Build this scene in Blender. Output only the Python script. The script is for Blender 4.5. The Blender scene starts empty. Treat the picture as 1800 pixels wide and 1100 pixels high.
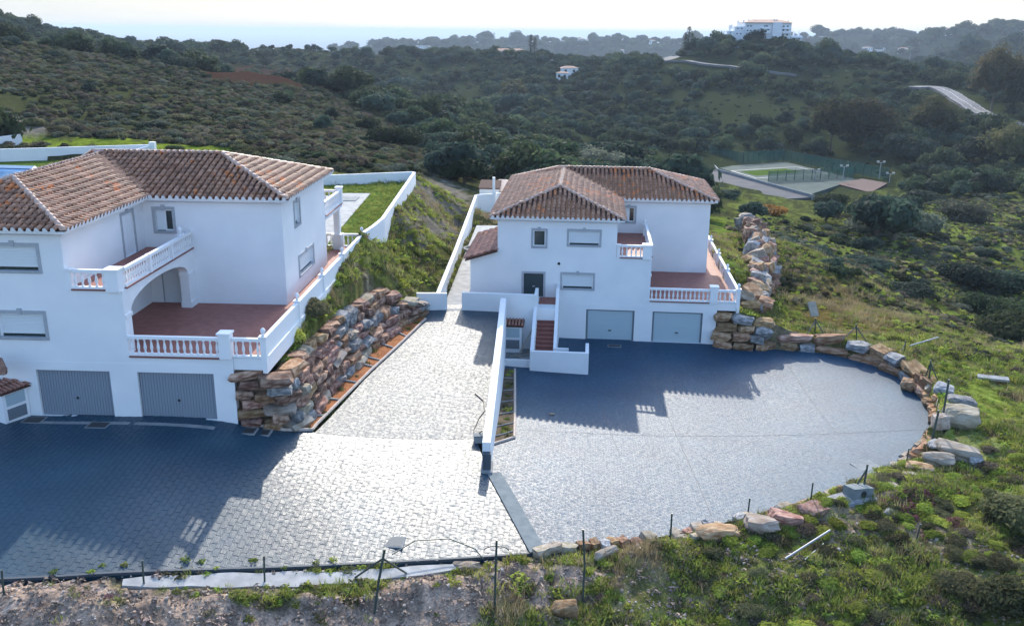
import bpy, bmesh, math, random
import numpy as np
from mathutils import Vector, Matrix
random.seed(7); RNG = np.random.default_rng(11)
SC = bpy.context.scene
COL = SC.collection
R_ = math.radians
# ------------------------------------------------------------------ camera
F, PITCH, ROLL, CX, CY = 1620.0, R_(16.988), R_(0.57), 900.0, 550.0      # focal length etc. of the drone picture (1800 x 1100)
FW = np.array([0, math.cos(PITCH), -math.sin(PITCH)])
_rt = np.array([1.0, 0, 0]); _up = np.array([0, math.sin(PITCH), math.cos(PITCH)])
RT = _rt*math.cos(ROLL)+_up*math.sin(ROLL); UP = _up*math.cos(ROLL)-_rt*math.sin(ROLL)
cam = bpy.data.cameras.new('camera'); camo = bpy.data.objects.new('camera', cam); COL.objects.link(camo)
cam.sensor_width = 36; cam.lens = 36*F/1800; cam.clip_start = .5; cam.clip_end = 90000
m3 = Matrix([[RT[i], UP[i], -FW[i]] for i in range(3)])
camo.matrix_world = m3.to_4x4(); SC.camera = camo
# ------------------------------------------------------------------ sky, sun, exposure
SUN_EL, SUN_AZ = R_(28.4), R_(2.8)
w = bpy.data.worlds.new('World'); SC.world = w; w.use_nodes = True
nt = w.node_tree; bg = nt.nodes['Background']
sky = nt.nodes.new('ShaderNodeTexSky'); sky.sky_type = 'NISHITA'; sky.sun_disc = False
sky.sun_elevation = SUN_EL; sky.sun_rotation = SUN_AZ; sky.air_density = 1.0; sky.dust_density = 1.6; sky.ozone_density = 1.6
# thin bright overcast towards the horizon, bluer overhead
N_ = nt.nodes; L_ = nt.links; tc = N_.new('ShaderNodeTexCoord'); sp = N_.new('ShaderNodeSeparateXYZ'); L_.new(tc.outputs['Generated'], sp.inputs[0])
el = N_.new('ShaderNodeMapRange'); el.interpolation_type = 'SMOOTHSTEP'; el.inputs[1].default_value = .02; el.inputs[2].default_value = .38; el.inputs[3].default_value = .92; el.inputs[4].default_value = .03; L_.new(sp.outputs[2], el.inputs[0])
mp = N_.new('ShaderNodeMapping'); mp.inputs['Scale'].default_value = (2.2, 2.2, 16); L_.new(tc.outputs['Generated'], mp.inputs['Vector'])
cn = N_.new('ShaderNodeTexNoise'); cn.inputs['Scale'].default_value = 1.6; cn.inputs['Detail'].default_value = 6; L_.new(mp.outputs[0], cn.inputs['Vector'])
cl = N_.new('ShaderNodeValToRGB'); cl.color_ramp.elements[0].position = .3; cl.color_ramp.elements[1].position = .62; cl.color_ramp.elements[0].color = (1.42, 1.62, 1.82, 1); cl.color_ramp.elements[1].color = (2.0, 2.18, 2.36, 1); L_.new(cn.outputs['Fac'], cl.inputs[0])
ti = N_.new('ShaderNodeMix'); ti.data_type = 'RGBA'; ti.blend_type = 'MULTIPLY'; ti.inputs[0].default_value = 1; ti.inputs[7].default_value = (1.14, 1.25, 1.34, 1); L_.new(sky.outputs[0], ti.inputs[6])
mxs = N_.new('ShaderNodeMix'); mxs.data_type = 'RGBA'; L_.new(el.outputs[0], mxs.inputs[0]); L_.new(ti.outputs[2], mxs.inputs[6]); L_.new(cl.outputs[0], mxs.inputs[7])
L_.new(mxs.outputs[2], bg.inputs[0]); bg.inputs[1].default_value = 0.15
sl = bpy.data.lights.new('sun', 'SUN'); sl.energy = 2.4; sl.angle = R_(.55); sl.color = (1, .91, .78)
so = bpy.data.objects.new('sun', sl); COL.objects.link(so)
SD = Vector((math.sin(SUN_AZ)*math.cos(SUN_EL), math.cos(SUN_AZ)*math.cos(SUN_EL), math.sin(SUN_EL)))
so.rotation_euler = SD.to_track_quat('Z', 'Y').to_euler()
SC.view_settings.view_transform = 'Standard'; SC.view_settings.look = 'None'; SC.view_settings.gamma = 1
SC.view_settings.exposure = 1.22; SC.view_settings.use_curve_mapping = False
SC.render.engine = 'CYCLES'
SC.cycles.max_bounces = 6; SC.cycles.transparent_max_bounces = 12; SC.cycles.volume_bounces = 0
HAZE = 0.00015

# ------------------------------------------------------------------ geometry of the place
def ray(u, v):
    d = FW+RT*(u-CX)/F-UP*(v-CY)/F
    return d
def gz(u, v, z):
    d = ray(u, v); return d*z/d[2]
def gy(u, v, y):
    d = ray(u, v); return d*y/d[1]
def project(P):
    P = np.asarray(P, float); z = P@FW; z = np.where(np.abs(z) < 1e-6, 1e-6, z)
    return CX+F*(P@RT)/z, CY-F*(P@UP)/z, z
class TPS:
    def __init__(s, xy, z, lam=1e-4):
        xy = np.asarray(xy, float); z = np.asarray(z, float); n = len(xy); s.c = xy
        K = s.k(xy, xy)+lam*np.eye(n); P = np.c_[np.ones(n), xy]
        A = np.block([[K, P], [P.T, np.zeros((3, 3))]])
        w = np.linalg.solve(A, np.r_[z, 0, 0, 0]); s.w = w[:n]; s.a = w[n:]
    def k(s, a, b):
        r2 = ((a[:, None]-b[None])**2).sum(-1); return .5*r2*np.log(r2+1e-12)
    def __call__(s, xy):
        xy = np.atleast_2d(np.asarray(xy, float)); out = np.empty(len(xy))
        for i in range(0, len(xy), 20000):
            q = xy[i:i+20000]; out[i:i+20000] = s.k(q, s.c)@s.w+s.a[0]+q@s.a[1:]
        return out
# the paved yard falls from the left villa to the right one; the driveway climbs back between them
_A = [(-24,36.3,-15.35),(-19.6,35.6,-15.5),(-11.4,35.1,-15.55),(-16.9,27.2,-15.7),(-14.3,26.4,-16.0),(-11.9,25.6,-16.3),(-20,27.5,-15.4),(-15.7,24.7,-16.0),
      (-8.7,36.6,-16.4),(-1.1,34.7,-17.35),(-.9,28.3,-17.6),(-3.7,27.1,-17.3),(-6.5,26.8,-17.0),(-9.3,26.2,-16.7),(-5.4,53.4,-16.5),(-3.5,54.4,-16.42),(-.7,53,-16.5),(-.9,44,-16.95),(-7,45,-16.6)]
_B = [(-1.1,34.7,-17.35),(-.9,28.3,-17.6),(.2,42.6,-18.45),(6.7,41.5,-18.8),(9.6,47.8,-19.25),(13.9,47.2,-19.35),(4.8,56,-19.0),(13,56,-19.02),(.2,51,-18.95),(16,55.5,-19.1),
      (22.5,50,-19.25),(21.5,44,-19.15),(18.6,39.6,-18.95),(16,36.7,-18.75),(9.1,32.8,-18.35),(4.4,31,-18.05),(1.5,29.6,-17.75)]
_A = np.array(_A, float); _B = np.array(_B, float)
_tA = TPS(_A[:, :2]/10, _A[:, 2], .02); _tB = TPS(_B[:, :2]/10, _B[:, 2], .02)
def zA(x, y): return float(_tA([[x/10, y/10]])[0])
def zB(x, y): return float(_tB([[x/10, y/10]])[0])
def zAv(P): return _tA(np.asarray(P)/10)
def zBv(P): return _tB(np.asarray(P)/10)
def on(f, u, v, z0=-17.5):
    z = z0
    for _ in range(25):
        p = gz(u, v, z); z = .5*z+.5*f(p[0], p[1])
    p = gz(u, v, z); return np.array([p[0], p[1], f(p[0], p[1])])
VL = dict(x=-15.291, y=35.246, z=-15.475, yaw=R_(-2.27)); VR = dict(x=8.966, y=56.226, z=-19.011, yaw=R_(-4.689))
def l2w(h, X, Y, Z=0):
    c, s = math.cos(h['yaw']), math.sin(h['yaw']); return np.array([h['x']+c*X-s*Y, h['y']+s*X+c*Y, h['z']+Z])
# paved outlines (world x, y)
divT, divB = (-1.0, 34.7), (-.75, 28.3)
A_front = [on(zA, u, v)[:2] for u, v in ((0,1017),(110,1011),(250,1003),(400,998),(550,993),(700,986),(820,979),(941,970.4))]
A_poly = [(-27., 36.2), tuple(l2w(VL, 3.9, .16)[:2]), (-9.2, 36.35), tuple(on(zA, 550, 757)[:2]), tuple(on(zA, 640, 668)[:2]), tuple(on(zA, 748, 560)[:2]), (-5.2, 55.), (-2.4, 55.5), (-.75, 55.), (-.75, 44.), divT]+[tuple(p) for p in A_front[::-1]]+[(-20, 25.2), (-27, 26)]
B_edge = [on(zB, u, v)[:2] for u, v in ((1345,612),(1400,617),(1460,622),(1530,640),(1580,664),(1620,700),(1636,735),(1628,775),(1592,808),(1540,838),(1480,866),(1400,892),(1300,914),(1200,936),(1100,952),(1000,964),(939,970.6))]
B_poly = [divT, (-.7, 44.), (-.7, 54.), tuple(l2w(VR, -9, .1)[:2]), tuple(l2w(VR, 3.9, .16)[:2]), tuple(l2w(VR, 5.3, -.55)[:2])]+[tuple(p) for p in B_edge]
def inpoly(P, poly):
    P = np.asarray(P, float); poly = np.asarray(poly, float); x, y = P[:, 0], P[:, 1]; r = np.zeros(len(P), bool); n = len(poly)
    j = n-1
    for i in range(n):
        xi, yi = poly[i]; xj, yj = poly[j]
        c = ((yi > y) != (yj > y)) & (x < (xj-xi)*(y-yi)/((yj-yi) if abs(yj-yi) > 1e-12 else 1e-12)+xi)
        r ^= c; j = i
    return r
def pdist(P, poly, closed=True):
    P = np.asarray(P, float); poly = np.asarray(poly, float); d = np.full(len(P), 1e9); n = len(poly)
    for i in range(n if closed else n-1):
        a = poly[i]; b = poly[(i+1) % n]; ab = b-a; t = np.clip(((P-a)@ab)/max(ab@ab, 1e-9), 0, 1)
        d = np.minimum(d, np.hypot(*(P-a-t[:, None]*ab).T))
    return d
# ------------------------------------------------------------------ terrain: control heights (picture column, row, metres ahead)
TC = []
def c_y(*a):
    for u, v, y in a: TC.append(gy(u, v, y))
def c_z(*a):
    for u, v, z in a: TC.append(gz(u, v, z))
def c_w(*a):
    for x, y, z in a: TC.append(np.array([x, y, z], float))
# left hillside with its ridge
c_y((150,252,104),(300,265,100),(480,292,92),(-150,262,104),(100,205,132),(300,215,135),(20,130,172),(200,140,180),(0,72,215),(60,90,215),(-200,40,205),(130,102,222),(240,110,235),(330,124,240),
    (330,165,200),(450,225,140),(500,140,250),(450,170,205),(560,160,245),(600,210,190),(640,200,215),(700,232,195),(720,262,150),(780,278,160),(860,312,125),(640,285,105),(760,320,105))
# ground falling behind the ridge, then the middle valley and the hills beyond
c_y((0,130,300),(200,160,320),(400,200,330),(560,215,330),(640,212,340),(760,215,330),(900,265,225),(1000,292,170),(1100,300,175),(980,240,290),(880,205,390),(700,190,420),(600,178,450),
    (450,135,470),(380,99,560),(480,86,600),(600,93,620),(720,102,640),(660,140,520),(540,134,500),(760,105,640),(830,103,600),(885,98,600),(960,106,600),(1020,118,600),(1060,132,610),(900,140,520),(1000,160,470),(820,150,500),
    (1000,185,420),(1090,165,430),(1120,125,470),(1180,106,490),(1240,90,480),(1290,84,480),(1400,88,480),(1450,102,470),(1560,138,430),(1300,130,420),(1200,160,400),(1300,190,360),(1150,225,340),(1250,250,300),
    (1440,160,400),(1450,230,310),(1550,190,380),(1640,155,405),(1600,230,310),(1680,172,370),(1735,205,325),(1775,222,300),(1900,235,300),(1850,150,420),(1950,130,430),(1780,280,255),(1650,285,252),
    (1500,275,275),(2050,200,330),(1200,280,262))
# sports ground on the valley floor, the slope in front of it
c_z((1260,300,-36),(1400,285,-36),(1330,335,-36),(1480,330,-36),(1560,325,-36),(1420,350,-36),(1180,290,-35.5),(1650,320,-36),(1250,330,-35))
c_y((1700,345,195),(1800,345,190),(1950,350,190),(1300,368,130),(1450,375,150),(1600,375,160),(1720,420,130),(1500,430,112),(1620,440,112),(1800,480,112),(1400,430,92),(1400,480,76),(1450,540,65),(1360,560,59.5),
    (1550,590,58),(1650,635,52),(1760,690,46.5),(1850,720,44),(1560,500,88),(1640,540,80),(1720,590,74),(1810,620,70),(1950,640,66))
# near right bank and the front bank below the fence
c_y((1680,720,42.5),(1760,780,38.5),(1720,840,35.5),(1850,860,34),(1650,860,33.6),(1600,880,32.6),(1500,920,31),(1800,960,29.5),(1600,980,29),(1430,940,30.4),(1300,960,29.5),(1400,1020,27.6),(1650,1080,26),(1850,1080,25.5),(1300,1080,26.3),
    (1180,975,29),(1100,1000,28.2),(1000,990,28.2),(1000,1060,26.4),(870,1010,26.7),(870,1075,25.3),(700,1020,25.9),(680,1080,24.8),(470,1035,24.9),(440,1090,23.8),(250,1035,24.1),(200,1090,22.9),(20,1050,23.3),(0,1095,22.4),(-200,1050,23),(2050,950,30))
# between the villas: garden edge, rock wall top, slope down to the path
for Y, X, z in ((7,5.9,-13.2),(14,6.0,-12.9),(20,6.3,-12.7),(30,5.9,-12.6),(40,5.4,-12.6),(48,5,-12.8)):
    p = l2w(VL, X, Y); c_w((p[0], p[1], z))
c_w((-9.2,40,-13.6),(-8.6,43.5,-13.9),(-8.0,47,-14.4),(-6.9,51,-15.4),(-6.3,56,-15.7),(-6.0,62,-15.9),(-5.6,70,-16.0),(-5,80,-16.2),(-4.6,88,-16.4),(-8,60,-14.0),(-7.3,70,-14.0),(-6.5,80,-14.4),(-6.2,88,-15),(-4,97,-17.5),(2,97,-18.5),(10,92,-19.5),
    (-3,60,-16.4),(-2.6,72,-16.5),(-1.5,84,-16.6),(4,80,-17),(10,76,-17.3),(-15,85,-13.2),(-25,92,-12.8),(-38,90,-12),(-38,70,-12),(-40,50,-13),(-40,40,-14.5),(-30,33,-15.2))
for X, Y, z in ((5.9,.5,-16.9),(6.2,6,-16.6),(6.3,13,-16.4),(5.9,20,-16.6),(7.6,2.0,-17.9),(7.8,8,-16.7),(7.6,14,-16.8),(9.6,3,-18.6),(9.8,9,-19.4),(9.6,16,-20),(2,24,-17.3)):
    p = l2w(VR, X, Y); c_w((p[0], p[1], z))
# outside the frame
c_w((-60,20,-14),(-90,60,-5),(-120,120,10),(-200,260,20),(70,30,-26),(90,60,-34),(150,120,-38),(250,200,-30),(-15,17,-18),(0,17,-20.5),(15,17,-23),(-30,15,-16),(40,18,-25),(-8,10,-21),(8,10,-23),(350,300,-38),(-400,500,10),(400,500,-60))
# far country towards the coast
for a in (-60,-40,-25,-12,0,12,25,40,60):
    for r, z in ((820,-60),(1150,-95),(1700,-112),(2600,-122),(4200,-131),(7000,-140),(9500,-170)):
        t = R_(a); c_w((math.sin(t)*r, math.cos(t)*r, z))
c_y((600,95,1900),(700,86,1900),(820,92,1900),(950,92,1900),(1080,86,1900),(1140,90,1900),(1500,92,1700),(1600,92,1700),(1700,95,1500),(1780,92,1200),(1860,94,1200),(1560,125,900),(1650,130,820),(1760,128,800),(1900,106,900),(2050,108,1000),(1900,96,1600),(2100,98,1500),(2200,120,700),(1700,118,1000),(1850,118,800),(1500,112,800))
TC = np.array(TC)
def tl(P):
    P = np.atleast_2d(np.asarray(P, float)); r = np.hypot(P[:, 0], P[:, 1]); return np.c_[np.arctan2(P[:, 0], P[:, 1]), np.log(np.maximum(r, .1))]
_tT = TPS(tl(TC[:, :2]), TC[:, 2]/np.hypot(TC[:, 0], TC[:, 1])**.5, 2e-4)
XP_ = 3.967
LAWN = [l2w(VL, X, Y)[:2] for X, Y in ((-48,15.5),(3.9,15.5),(3.9,20.2),(5.2,20.4),(5.55,24),(4.75,45.4),(-2.26,43),(-9,43),(-14,51),(-23,57),(-48,53))]
LAWNX = [l2w(VL, X, Y)[:2] for X, Y in ((-30,45),(-14,40),(6,44),(8,47),(7,52),(-30,50))]
STRIP = [on(zA, *p)[:2] for p in ((205,1021),(400,1017),(600,1012),(700,1003),(840,988))]
PADL = [l2w(VL, X, Y)[:2] for X, Y in ((-13,-.2),(5.1,-.2),(5.1,20.4),(-13,20.4))]
PADR = [l2w(VR, X, Y)[:2] for X, Y in ((-12.3,-6.4),(-4,-6.4),(-4,-.2),(5.2,-.2),(5.2,15.5),(4.2,20.5),(-12.3,17))]
ROCKZ = [on(zA, u, v)[:2] for u, v in ((556,748),(606,698),(650,654),(705,604),(750,560))]+[gz(u, v, z)[:2] for u, v, z in ((738,530,-15.6),(700,520,-15.0),(650,508,-14.3),(580,560,-13.8),(520,618,-13.6),(478,662,-13.5))]+[l2w(VL, XP_+.1, 1.2)[:2], l2w(VL, XP_+.1, -.2)[:2], on(zA, 500, 757)[:2]]
PATH = [(-4.3,54.2),(-2.6,54.2),(-2.7,57),(-1.2,76),(-.9,80),(-3.2,80),(-3.8,66)]
def vnoise(P, s, seed=0):
    g = np.random.default_rng(seed).standard_normal((128, 128)); q = P/s; i = np.floor(q).astype(int); f = q-i; f = f*f*(3-2*f)
    G = lambda a, b: g[a % 128, b % 128]
    return (G(i[:,0], i[:,1])*(1-f[:,0])+G(i[:,0]+1, i[:,1])*f[:,0])*(1-f[:,1])+(G(i[:,0], i[:,1]+1)*(1-f[:,0])+G(i[:,0]+1, i[:,1]+1)*f[:,0])*f[:,1]
def terrain_raw(P):
    P = np.atleast_2d(np.asarray(P, float)); r = np.hypot(P[:, 0], P[:, 1]); return _tT(tl(P))*np.maximum(r, .1)**.5
def terrain(P, rough=True):
    P = np.atleast_2d(np.asarray(P, float)); r = np.hypot(P[:, 0], P[:, 1]); z = terrain_raw(P)
    if rough:
        a = np.clip((r-20)/60, 0, 1)
        z = z+.05*vnoise(P, .35, 1)*(r < 90)+.07*vnoise(P, 1.1, 2)*(r < 150)+a*(.25*vnoise(P, 5, 3)+.5*np.clip(r/300-.1, 0, 1)*vnoise(P, 22, 4))
    near = (r < 110)
    q = P[near]; zz = z[near]
    for poly, fz, mg in ((A_poly, zAv, .3), (B_poly, zBv, .3)):
        ins = inpoly(q, poly); d = pdist(q, poly); pz = fz(q)
        m = ins | (d < .12); zz[m] = np.minimum(zz[m], pz[m]-.3)
        m = ~ins & (d >= .12) & (d < mg); zz[m] = np.minimum(zz[m], pz[m]-.06)
        k = (~ins) & (d >= mg) & (d < 1.2); t = (d[k]-mg)/(1.2-mg); zz[k] = np.where(q[k, 1] < 40, (pz[k]-.08)*(1-t)+zz[k]*t, zz[k])
    m = inpoly(q, LAWN); zz[m] = -13.15
    m = inpoly(q, LAWNX); zz[m] = np.minimum(zz[m], -12.75)
    dS = pdist(q, STRIP, False); m = dS < .22; zz[m] = np.minimum(zz[m], zAv(q[m])-.16); m = (dS >= .22) & (dS < 1.2) & ~inpoly(q, A_poly); zz[m] = np.minimum(zz[m], zAv(q[m])-.085)
    for poly, z0 in ((PADL, -15.9), (PADR, -19.5), (PATH, -17.1)):
        m = inpoly(q, poly); zz[m] = np.minimum(zz[m], z0)
    m = inpoly(q, ROCKZ); zz[m] = np.minimum(zz[m], zAv(q[m])-.35)
    z[near] = zz
    return z
def tz(x, y): return float(terrain([[x, y]], False)[0])
# ------------------------------------------------------------------ materials
def mat(name, c1, c2=None, rough=.8, scale=4, bump=0, bscale=None, spec=.5, metal=0, detail=5, coord='pos', attr=None, lo=.35, hi=.65, bdist=.02):
    m = bpy.data.materials.new(name); m.use_nodes = True; t = m.node_tree; n = t.nodes; L = t.links; b = n['Principled BSDF']
    b.inputs['Roughness'].default_value = rough; b.inputs['Metallic'].default_value = metal; b.inputs['Specular IOR Level'].default_value = spec
    g = n.new('ShaderNodeNewGeometry'); vec = g.outputs['Position']
    if coord == 'obj': vec = n.new('ShaderNodeTexCoord').outputs['Object']
    if c2 is None and attr is None: b.inputs['Base Color'].default_value = (*c1, 1)
    else:
        no = n.new('ShaderNodeTexNoise'); no.inputs['Scale'].default_value = scale; no.inputs['Detail'].default_value = detail; L.new(vec, no.inputs['Vector'])
        cr = n.new('ShaderNodeValToRGB'); cr.color_ramp.elements[0].position = lo; cr.color_ramp.elements[1].position = hi
        cr.color_ramp.elements[0].color = (*c1, 1); cr.color_ramp.elements[1].color = (*(c2 or c1), 1); L.new(no.outputs['Fac'], cr.inputs[0])
        out = cr.outputs[0]
        if attr:
            a = n.new('ShaderNodeAttribute'); a.attribute_name = attr
            mx = n.new('ShaderNodeMix'); mx.data_type = 'RGBA'; mx.blend_type = 'MULTIPLY'; mx.inputs[0].default_value = 1
            L.new(a.outputs['Color'], mx.inputs[6]); L.new(out, mx.inputs[7]); out = mx.outputs[2]
        L.new(out, b.inputs['Base Color'])
    if bump:
        nb = n.new('ShaderNodeTexNoise'); nb.inputs['Scale'].default_value = bscale or scale*4; nb.inputs['Detail'].default_value = 6; L.new(vec, nb.inputs['Vector'])
        bp = n.new('ShaderNodeBump'); bp.inputs['Strength'].default_value = bump; bp.inputs['Distance'].default_value = bdist
        L.new(nb.outputs['Fac'], bp.inputs['Height']); L.new(bp.outputs[0], b.inputs['Normal'])
    return m
def random_tint(m, amount=.5, hue=.04, val=None):
    """per-object / per-instance variation of the base colour"""
    t = m.node_tree; n = t.nodes; L = t.links; b = n['Principled BSDF']; i = b.inputs['Base Color']
    oi = n.new('ShaderNodeObjectInfo'); hs = n.new('ShaderNodeHueSaturation')
    mr = n.new('ShaderNodeMapRange'); mr.inputs[3].default_value = 1-amount; mr.inputs[4].default_value = 1+amount; L.new(oi.outputs['Random'], mr.inputs[0]); L.new(mr.outputs[0], hs.inputs['Value'])
    w2 = n.new('ShaderNodeTexWhiteNoise'); w2.noise_dimensions = '1D'; L.new(oi.outputs['Random'], w2.inputs['W'])
    m2 = n.new('ShaderNodeMapRange'); m2.inputs[3].default_value = .5-hue; m2.inputs[4].default_value = .5+hue; L.new(w2.outputs['Value'], m2.inputs[0]); L.new(m2.outputs[0], hs.inputs['Hue'])
    if i.is_linked:
        L.new(i.links[0].from_socket, hs.inputs['Color'])
    else: hs.inputs['Color'].default_value = i.default_value[:]
    L.new(hs.outputs[0], i); return m
def cell_tint(m, scale, amount=.5, orange=None, othr=.8):
    """per-piece variation by world cell, for joined pieces"""
    t = m.node_tree; n = t.nodes; L = t.links; b = n['Principled BSDF']; i = b.inputs['Base Color']
    g = n.new('ShaderNodeNewGeometry'); vo = n.new('ShaderNodeTexVoronoi'); vo.inputs['Scale'].default_value = scale; L.new(g.outputs['Position'], vo.inputs['Vector'])
    sp = n.new('ShaderNodeSeparateColor'); L.new(vo.outputs['Color'], sp.inputs[0])
    hs = n.new('ShaderNodeHueSaturation'); mr = n.new('ShaderNodeMapRange'); mr.inputs[3].default_value = 1-amount; mr.inputs[4].default_value = 1+amount
    L.new(sp.outputs[0], mr.inputs[0]); L.new(mr.outputs[0], hs.inputs['Value'])
    if i.is_linked: L.new(i.links[0].from_socket, hs.inputs['Color'])
    else: hs.inputs['Color'].default_value = i.default_value[:]
    out = hs.outputs[0]
    if orange:
        nz = n.new('ShaderNodeTexNoise'); nz.inputs['Scale'].default_value = .32; nz.inputs['Detail'].default_value = 2; L.new(g.outputs['Position'], nz.inputs['Vector'])
        ad = n.new('ShaderNodeMath'); ad.operation = 'MULTIPLY'; L.new(nz.outputs['Fac'], ad.inputs[0]); L.new(sp.outputs[1], ad.inputs[1])
        gt = n.new('ShaderNodeMath'); gt.operation = 'GREATER_THAN'; gt.inputs[1].default_value = othr; L.new(ad.outputs[0], gt.inputs[0])
        mx = n.new('ShaderNodeMix'); mx.data_type = 'RGBA'; L.new(gt.outputs[0], mx.inputs[0]); L.new(out, mx.inputs[6]); mx.inputs[7].default_value = (*orange, 1); out = mx.outputs[2]
    L.new(out, i); return m
def mat_dull(*a, **k): k.setdefault('spec', .1); return mat(*a, **k)
M = {}
M['white'] = mat('white_render', (.83,.835,.84), (.76,.775,.79), .9, .55, .2, 22, spec=.2, detail=9)
M['trim'] = mat('white_trim', (.82,.83,.84), None, .7)
M['grey_trim'] = mat('grey_surround', (.36,.38,.41), (.42,.44,.47), .8, 5)
M['shutter'] = mat('shutter', (.72,.76,.78), None, .5)
M['glass'] = mat('dark_glass', (.02,.035,.035), None, .08, spec=.6)
M['dark'] = mat('dark_opening', (.015,.017,.02), None, .6)
M['garage_grey'] = mat('garage_grey', (.24,.28,.33), None, .45)
M['garage_pale'] = mat('garage_pale', (.40,.50,.54), None, .45)
M['frame_grey'] = mat('door_frame_grey', (.16,.19,.22), None, .5)
M['terracotta'] = mat('terracotta_floor', (.26,.095,.07), (.34,.13,.10), .7, 3, .2, 12)
M['red_edge'] = mat('red_edge', (.20,.065,.055), None, .7)
M['tile'] = cell_tint(mat('roof_tile', (.28,.13,.07), (.43,.235,.15), .55, 2.2, .25, 25, attr=None), 3.2, .35, (.62,.20,.06), .50)
M['tile_red'] = cell_tint(mat('roof_tile_red', (.26,.105,.07), (.36,.17,.12), .55, 2.2, .25, 25), 3.2, .3, (.5,.19,.08), .56)
M['roof_base'] = mat('roof_bed', (.075,.034,.025), (.11,.05,.035), .95, 3)  # bed colour darkened to stand for shadow in the troughs between tiles
M['ridge'] = mat('ridge_tile', (.50,.31,.23), (.62,.45,.36), .6, 4)
M['stone'] = random_tint(mat('stone', (.17,.085,.06), (.44,.29,.22), .9, 3.6, .7, 9, coord='obj', bdist=.05, spec=.12), .35, .012)
M['stone_grey'] = random_tint(mat('stone_grey', (.15,.155,.165), (.40,.385,.37), .9, 3.6, .7, 9, coord='obj', bdist=.05, spec=.12), .3, .012)
M['stone_orange'] = random_tint(mat('stone_orange', (.21,.11,.055), (.42,.285,.18), .9, 3.4, .7, 9, coord='obj', bdist=.05, spec=.12), .3, .012)
M['stone_flat'] = random_tint(mat('stone_flat', (.26,.21,.155), (.42,.37,.31), .9, 2.4, .6, 9, coord='obj', bdist=.04, spec=.12), .2, .02)
M['red_soil'] = mat_dull('red_soil', (.24,.085,.035), (.36,.15,.06), .95, 2, .8, 10)
M['soil'] = mat_dull('soil', (.07,.05,.035), (.13,.10,.065), .95, 2, .8, 10)
M['concrete'] = mat_dull('concrete', (.30,.30,.295), (.42,.42,.41), .85, 2, .2, 20)
M['concrete_dark'] = mat_dull('concrete_dark', (.20,.22,.23), (.28,.29,.29), .85, 2, .2, 20)
M['kerb'] = mat_dull('kerb', (.46,.37,.31), (.55,.47,.41), .8, 5)
M['post'] = mat('post_green', (.035,.06,.055), None, .5)
M['metal'] = mat('galvanised', (.45,.47,.5), None, .4, metal=.6)
M['clod'] = random_tint(mat_dull('clod', (.20,.165,.14), (.38,.33,.29), .95, 3), .45, .02)
M['iron'] = mat('cast_iron', (.03,.035,.04), (.05,.05,.055), .6, 20)
M['wood'] = mat_dull('weathered_wood', (.30,.27,.23), (.4,.36,.3), .8, 6)
M['pool'] = mat('pool_water', (.015,.13,.33), None, .12, spec=.2)
M['lawn'] = mat('lawn', (.06,.10,.018), (.095,.14,.032), .9, 2.5, .8, 25, spec=.0)
M['court_green'] = mat_dull('court_green', (.04,.068,.064), (.065,.095,.088), .9, .25)
M['court_grey'] = mat_dull('court_grey', (.06,.065,.08), (.085,.09,.10), .9, .3)
M['court_red'] = mat_dull('court_red', (.085,.05,.048), None, .8)
M['asphalt'] = mat_dull('asphalt', (.12,.125,.135), (.16,.16,.17), .85, .5)
M['paint'] = mat_dull('road_paint', (.45,.45,.45), None, .6)
M['bark'] = mat('bark', (.09,.07,.05), (.14,.11,.08), .9, 8)
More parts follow.
